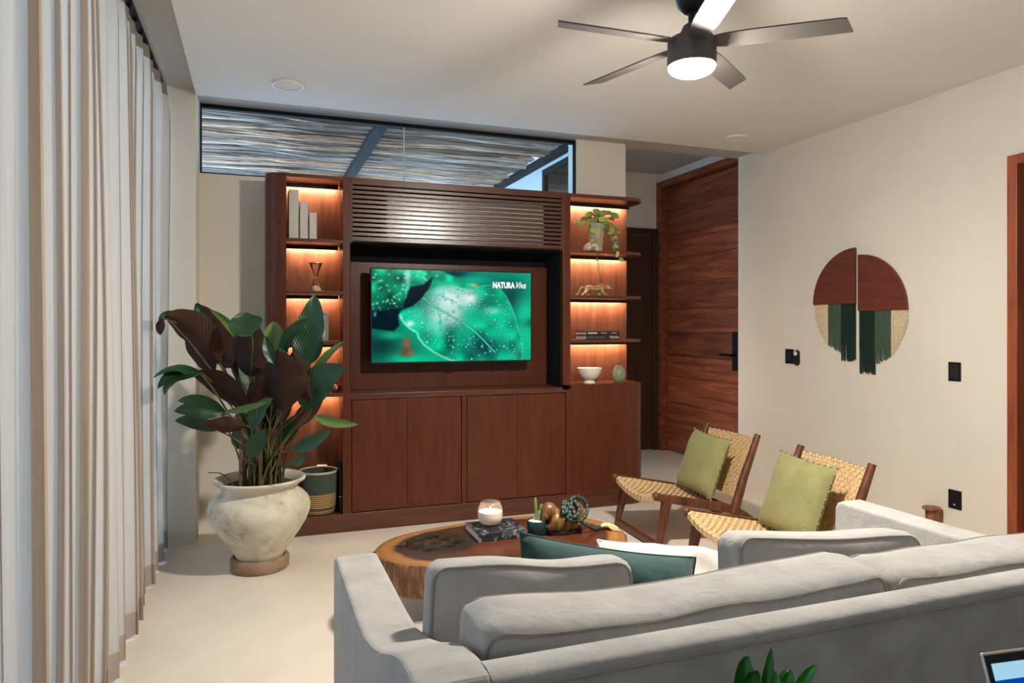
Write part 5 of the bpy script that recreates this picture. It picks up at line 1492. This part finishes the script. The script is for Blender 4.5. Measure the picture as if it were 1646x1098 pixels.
Bw = thing('bowl', 'white ceramic footed bowl on the right end cabinet', 'bowl', (2.375, 4.80, 0.92))
MB().lathe([(0.0, 0.0008), (0.046, 0.0008), (0.045, 0.006), (0.036, 0.020), (0.034, 0.024), (0.050, 0.030), (0.074, 0.054), (0.088, 0.085), (0.096, 0.114), (0.094, 0.116), (0.090, 0.112), (0.082, 0.085), (0.068, 0.056), (0.045, 0.036), (0.0, 0.03)], 44, (2.375, 4.80, 0.92)).build('body', M_CERAMIC, Bw, smooth=True)
Vs = thing('vase', 'small sage green ribbed bud vase beside the white bowl', 'vase', (2.625, 4.79, 0.92))
MB().lathe([(0.0, 0.0008), (0.030, 0.0008), (0.042, 0.016), (0.050, 0.045), (0.051, 0.075), (0.044, 0.102), (0.028, 0.122), (0.019, 0.132), (0.015, 0.132), (0.014, 0.11), (0.0, 0.1)], 48, (2.625, 4.79, 0.92), wob=lambda a, z: 1 + 0.035 * abs(math.sin(4 * a))).build('body', plain('sage_glaze', (128, 134, 106), 0.3, var=0.12, scale=40), Vs, smooth=True)

# ================================================================== FOREGROUND TABLE, LAPTOP, PLANT
DT = thing('unseen_blocker_table', 'unseen table carrying the laptop and plant, made long and dark to block floor bounce', 'table', (0.78, 0.5, 0.0))
MB().box(-0.45, 2.1, 0.0, 0.77, 0.715, 0.745).build('tabletop', M_DARKDOOR, DT, bevel=0.004)  # out of view; sized and darkened to cut floor bounce on the sofa back
for x in (-0.35, 2.0):
    for y in (0.07, 0.70): MB().box(x - 0.03, x + 0.03, y - 0.03, y + 0.03, 0, 0.715).build('leg', M_DARKDOOR, DT, bevel=0.003)
LP = thing('laptop', 'silver laptop with a blue page open at the right edge', 'laptop', (0.948, 0.50, 0.7455), math.radians(-7))
M_ALU = plain('aluminium', (196, 186, 172), 0.35, 0.8)
def lp(name, mb, mat, parent=LP, **k): return mb.build(name, mat, parent, world=False, **k)
lp('base', MB().box(-0.155, 0.155, -0.215, 0.0, 0.0, 0.014), M_ALU, bevel=0.005, seg=3)
lp('keyboard', MB().box(-0.13, 0.13, -0.115, -0.02, 0.0141, 0.0155), M_BLACK)
Tl = Matrix.Translation((0, 0.0, 0.014)) @ Matrix.Rotation(math.radians(-18), 4, 'X')
LT = lp('lid', MB().box(-0.155, 0.155, 0.0, 0.006, 0.0, 0.216).xform(Tl), M_ALU, bevel=0.004, seg=3)
lp('bezel', MB().box(-0.1525, 0.1525, -0.0012, 0.0, 0.004, 0.2135).xform(Tl), M_BLACK, LT)
lp('display', MB().box(-0.147, 0.147, -0.0018, -0.0012, 0.012, 0.160).xform(Tl), emit('page_blue', (10, 70, 170), 0.37), LT)
lp('display', MB().box(-0.147, 0.147, -0.0018, -0.0012, 0.186, 0.204).xform(Tl), emit('browser_bar', (160, 205, 228), 0.37), LT)
lp('display', MB().box(-0.147, 0.147, -0.0018, -0.0012, 0.160, 0.186).xform(Tl), emit('page_header', (8, 66, 164), 0.37), LT)
ic = MB().sphere((-0.098, -0.002, 0.176), (0.005, 0.0006, 0.006), 14, 8); ic.sphere((-0.098, -0.002, 0.167), (0.006, 0.0006, 0.005), 14, 8); ic.box(-0.086, -0.04, -0.0024, -0.0018, 0.166, 0.176)
lp('page_icon', ic.xform(Tl), emit('page_icon_blue', (110, 195, 235), 0.37), LT)

SP = thing('spider_plant', 'bright green spiky leaved plant at the bottom edge', 'potted plant', (0.475, 0.575, 0.7455))
sc_ = Vector((0.475, 0.575, 0.7455))
MB().lathe([(0.0, 0.0), (0.045, 0.0), (0.05, 0.02), (0.062, 0.10), (0.062, 0.106), (0.055, 0.106), (0.053, 0.09), (0, 0.09)], 28, sc_).build('pot', M_CERAMIC, SP, smooth=True)
M_SPG = mat_leaf('bright_blade_green', (44, 124, 40), (84, 160, 60), 0.4, 0.1)
M_SPU = mat_leaf('bright_blade_green_under', (60, 130, 52), (90, 150, 70), 0.5, 0.1)
for bx, (tp, mid, hw, nr) in enumerate([((0.009, -0.006, 0.284), (0.000, -0.004, 0.20), 0.010, (-.3, -1, .2)), ((-0.012, 0.002, 0.274), (-0.020, 0.0, 0.225), 0.013, (-.3, -1, .1)), ((0.027, -0.013, 0.261), (0.016, -0.008, 0.21), 0.013, (-.3, -1, .3)), ((0.053, -0.022, 0.266), (0.026, -0.012, 0.215), 0.009, (-.5, -1, .5)), ((0.010, -0.01, 0.262), (0.008, -0.01, 0.19), 0.017, (-.3, -1, .2)), ((0.06, 0.03, 0.235), (0.03, 0.01, 0.20), 0.010, (-.5, -1, .8)), ((-0.05, 0.04, 0.225), (-0.025, 0.02, 0.20), 0.010, (.5, -1, .8)), ((-0.004, -0.004, 0.250), (-0.016, -0.002, 0.235), 0.010, (-.2, -1, -.4))]):
    b0 = sc_ + Vector((random.uniform(-.015, .015), random.uniform(-.015, .015), 0.088))
    leaf_mesh('leaf', b0, sc_ + Vector(mid), sc_ + Vector(tp), hw, nr, [M_SPG, M_SPU], SP, fold=0.4, nS=12, nV=3)
bpy.context.view_layer.update()
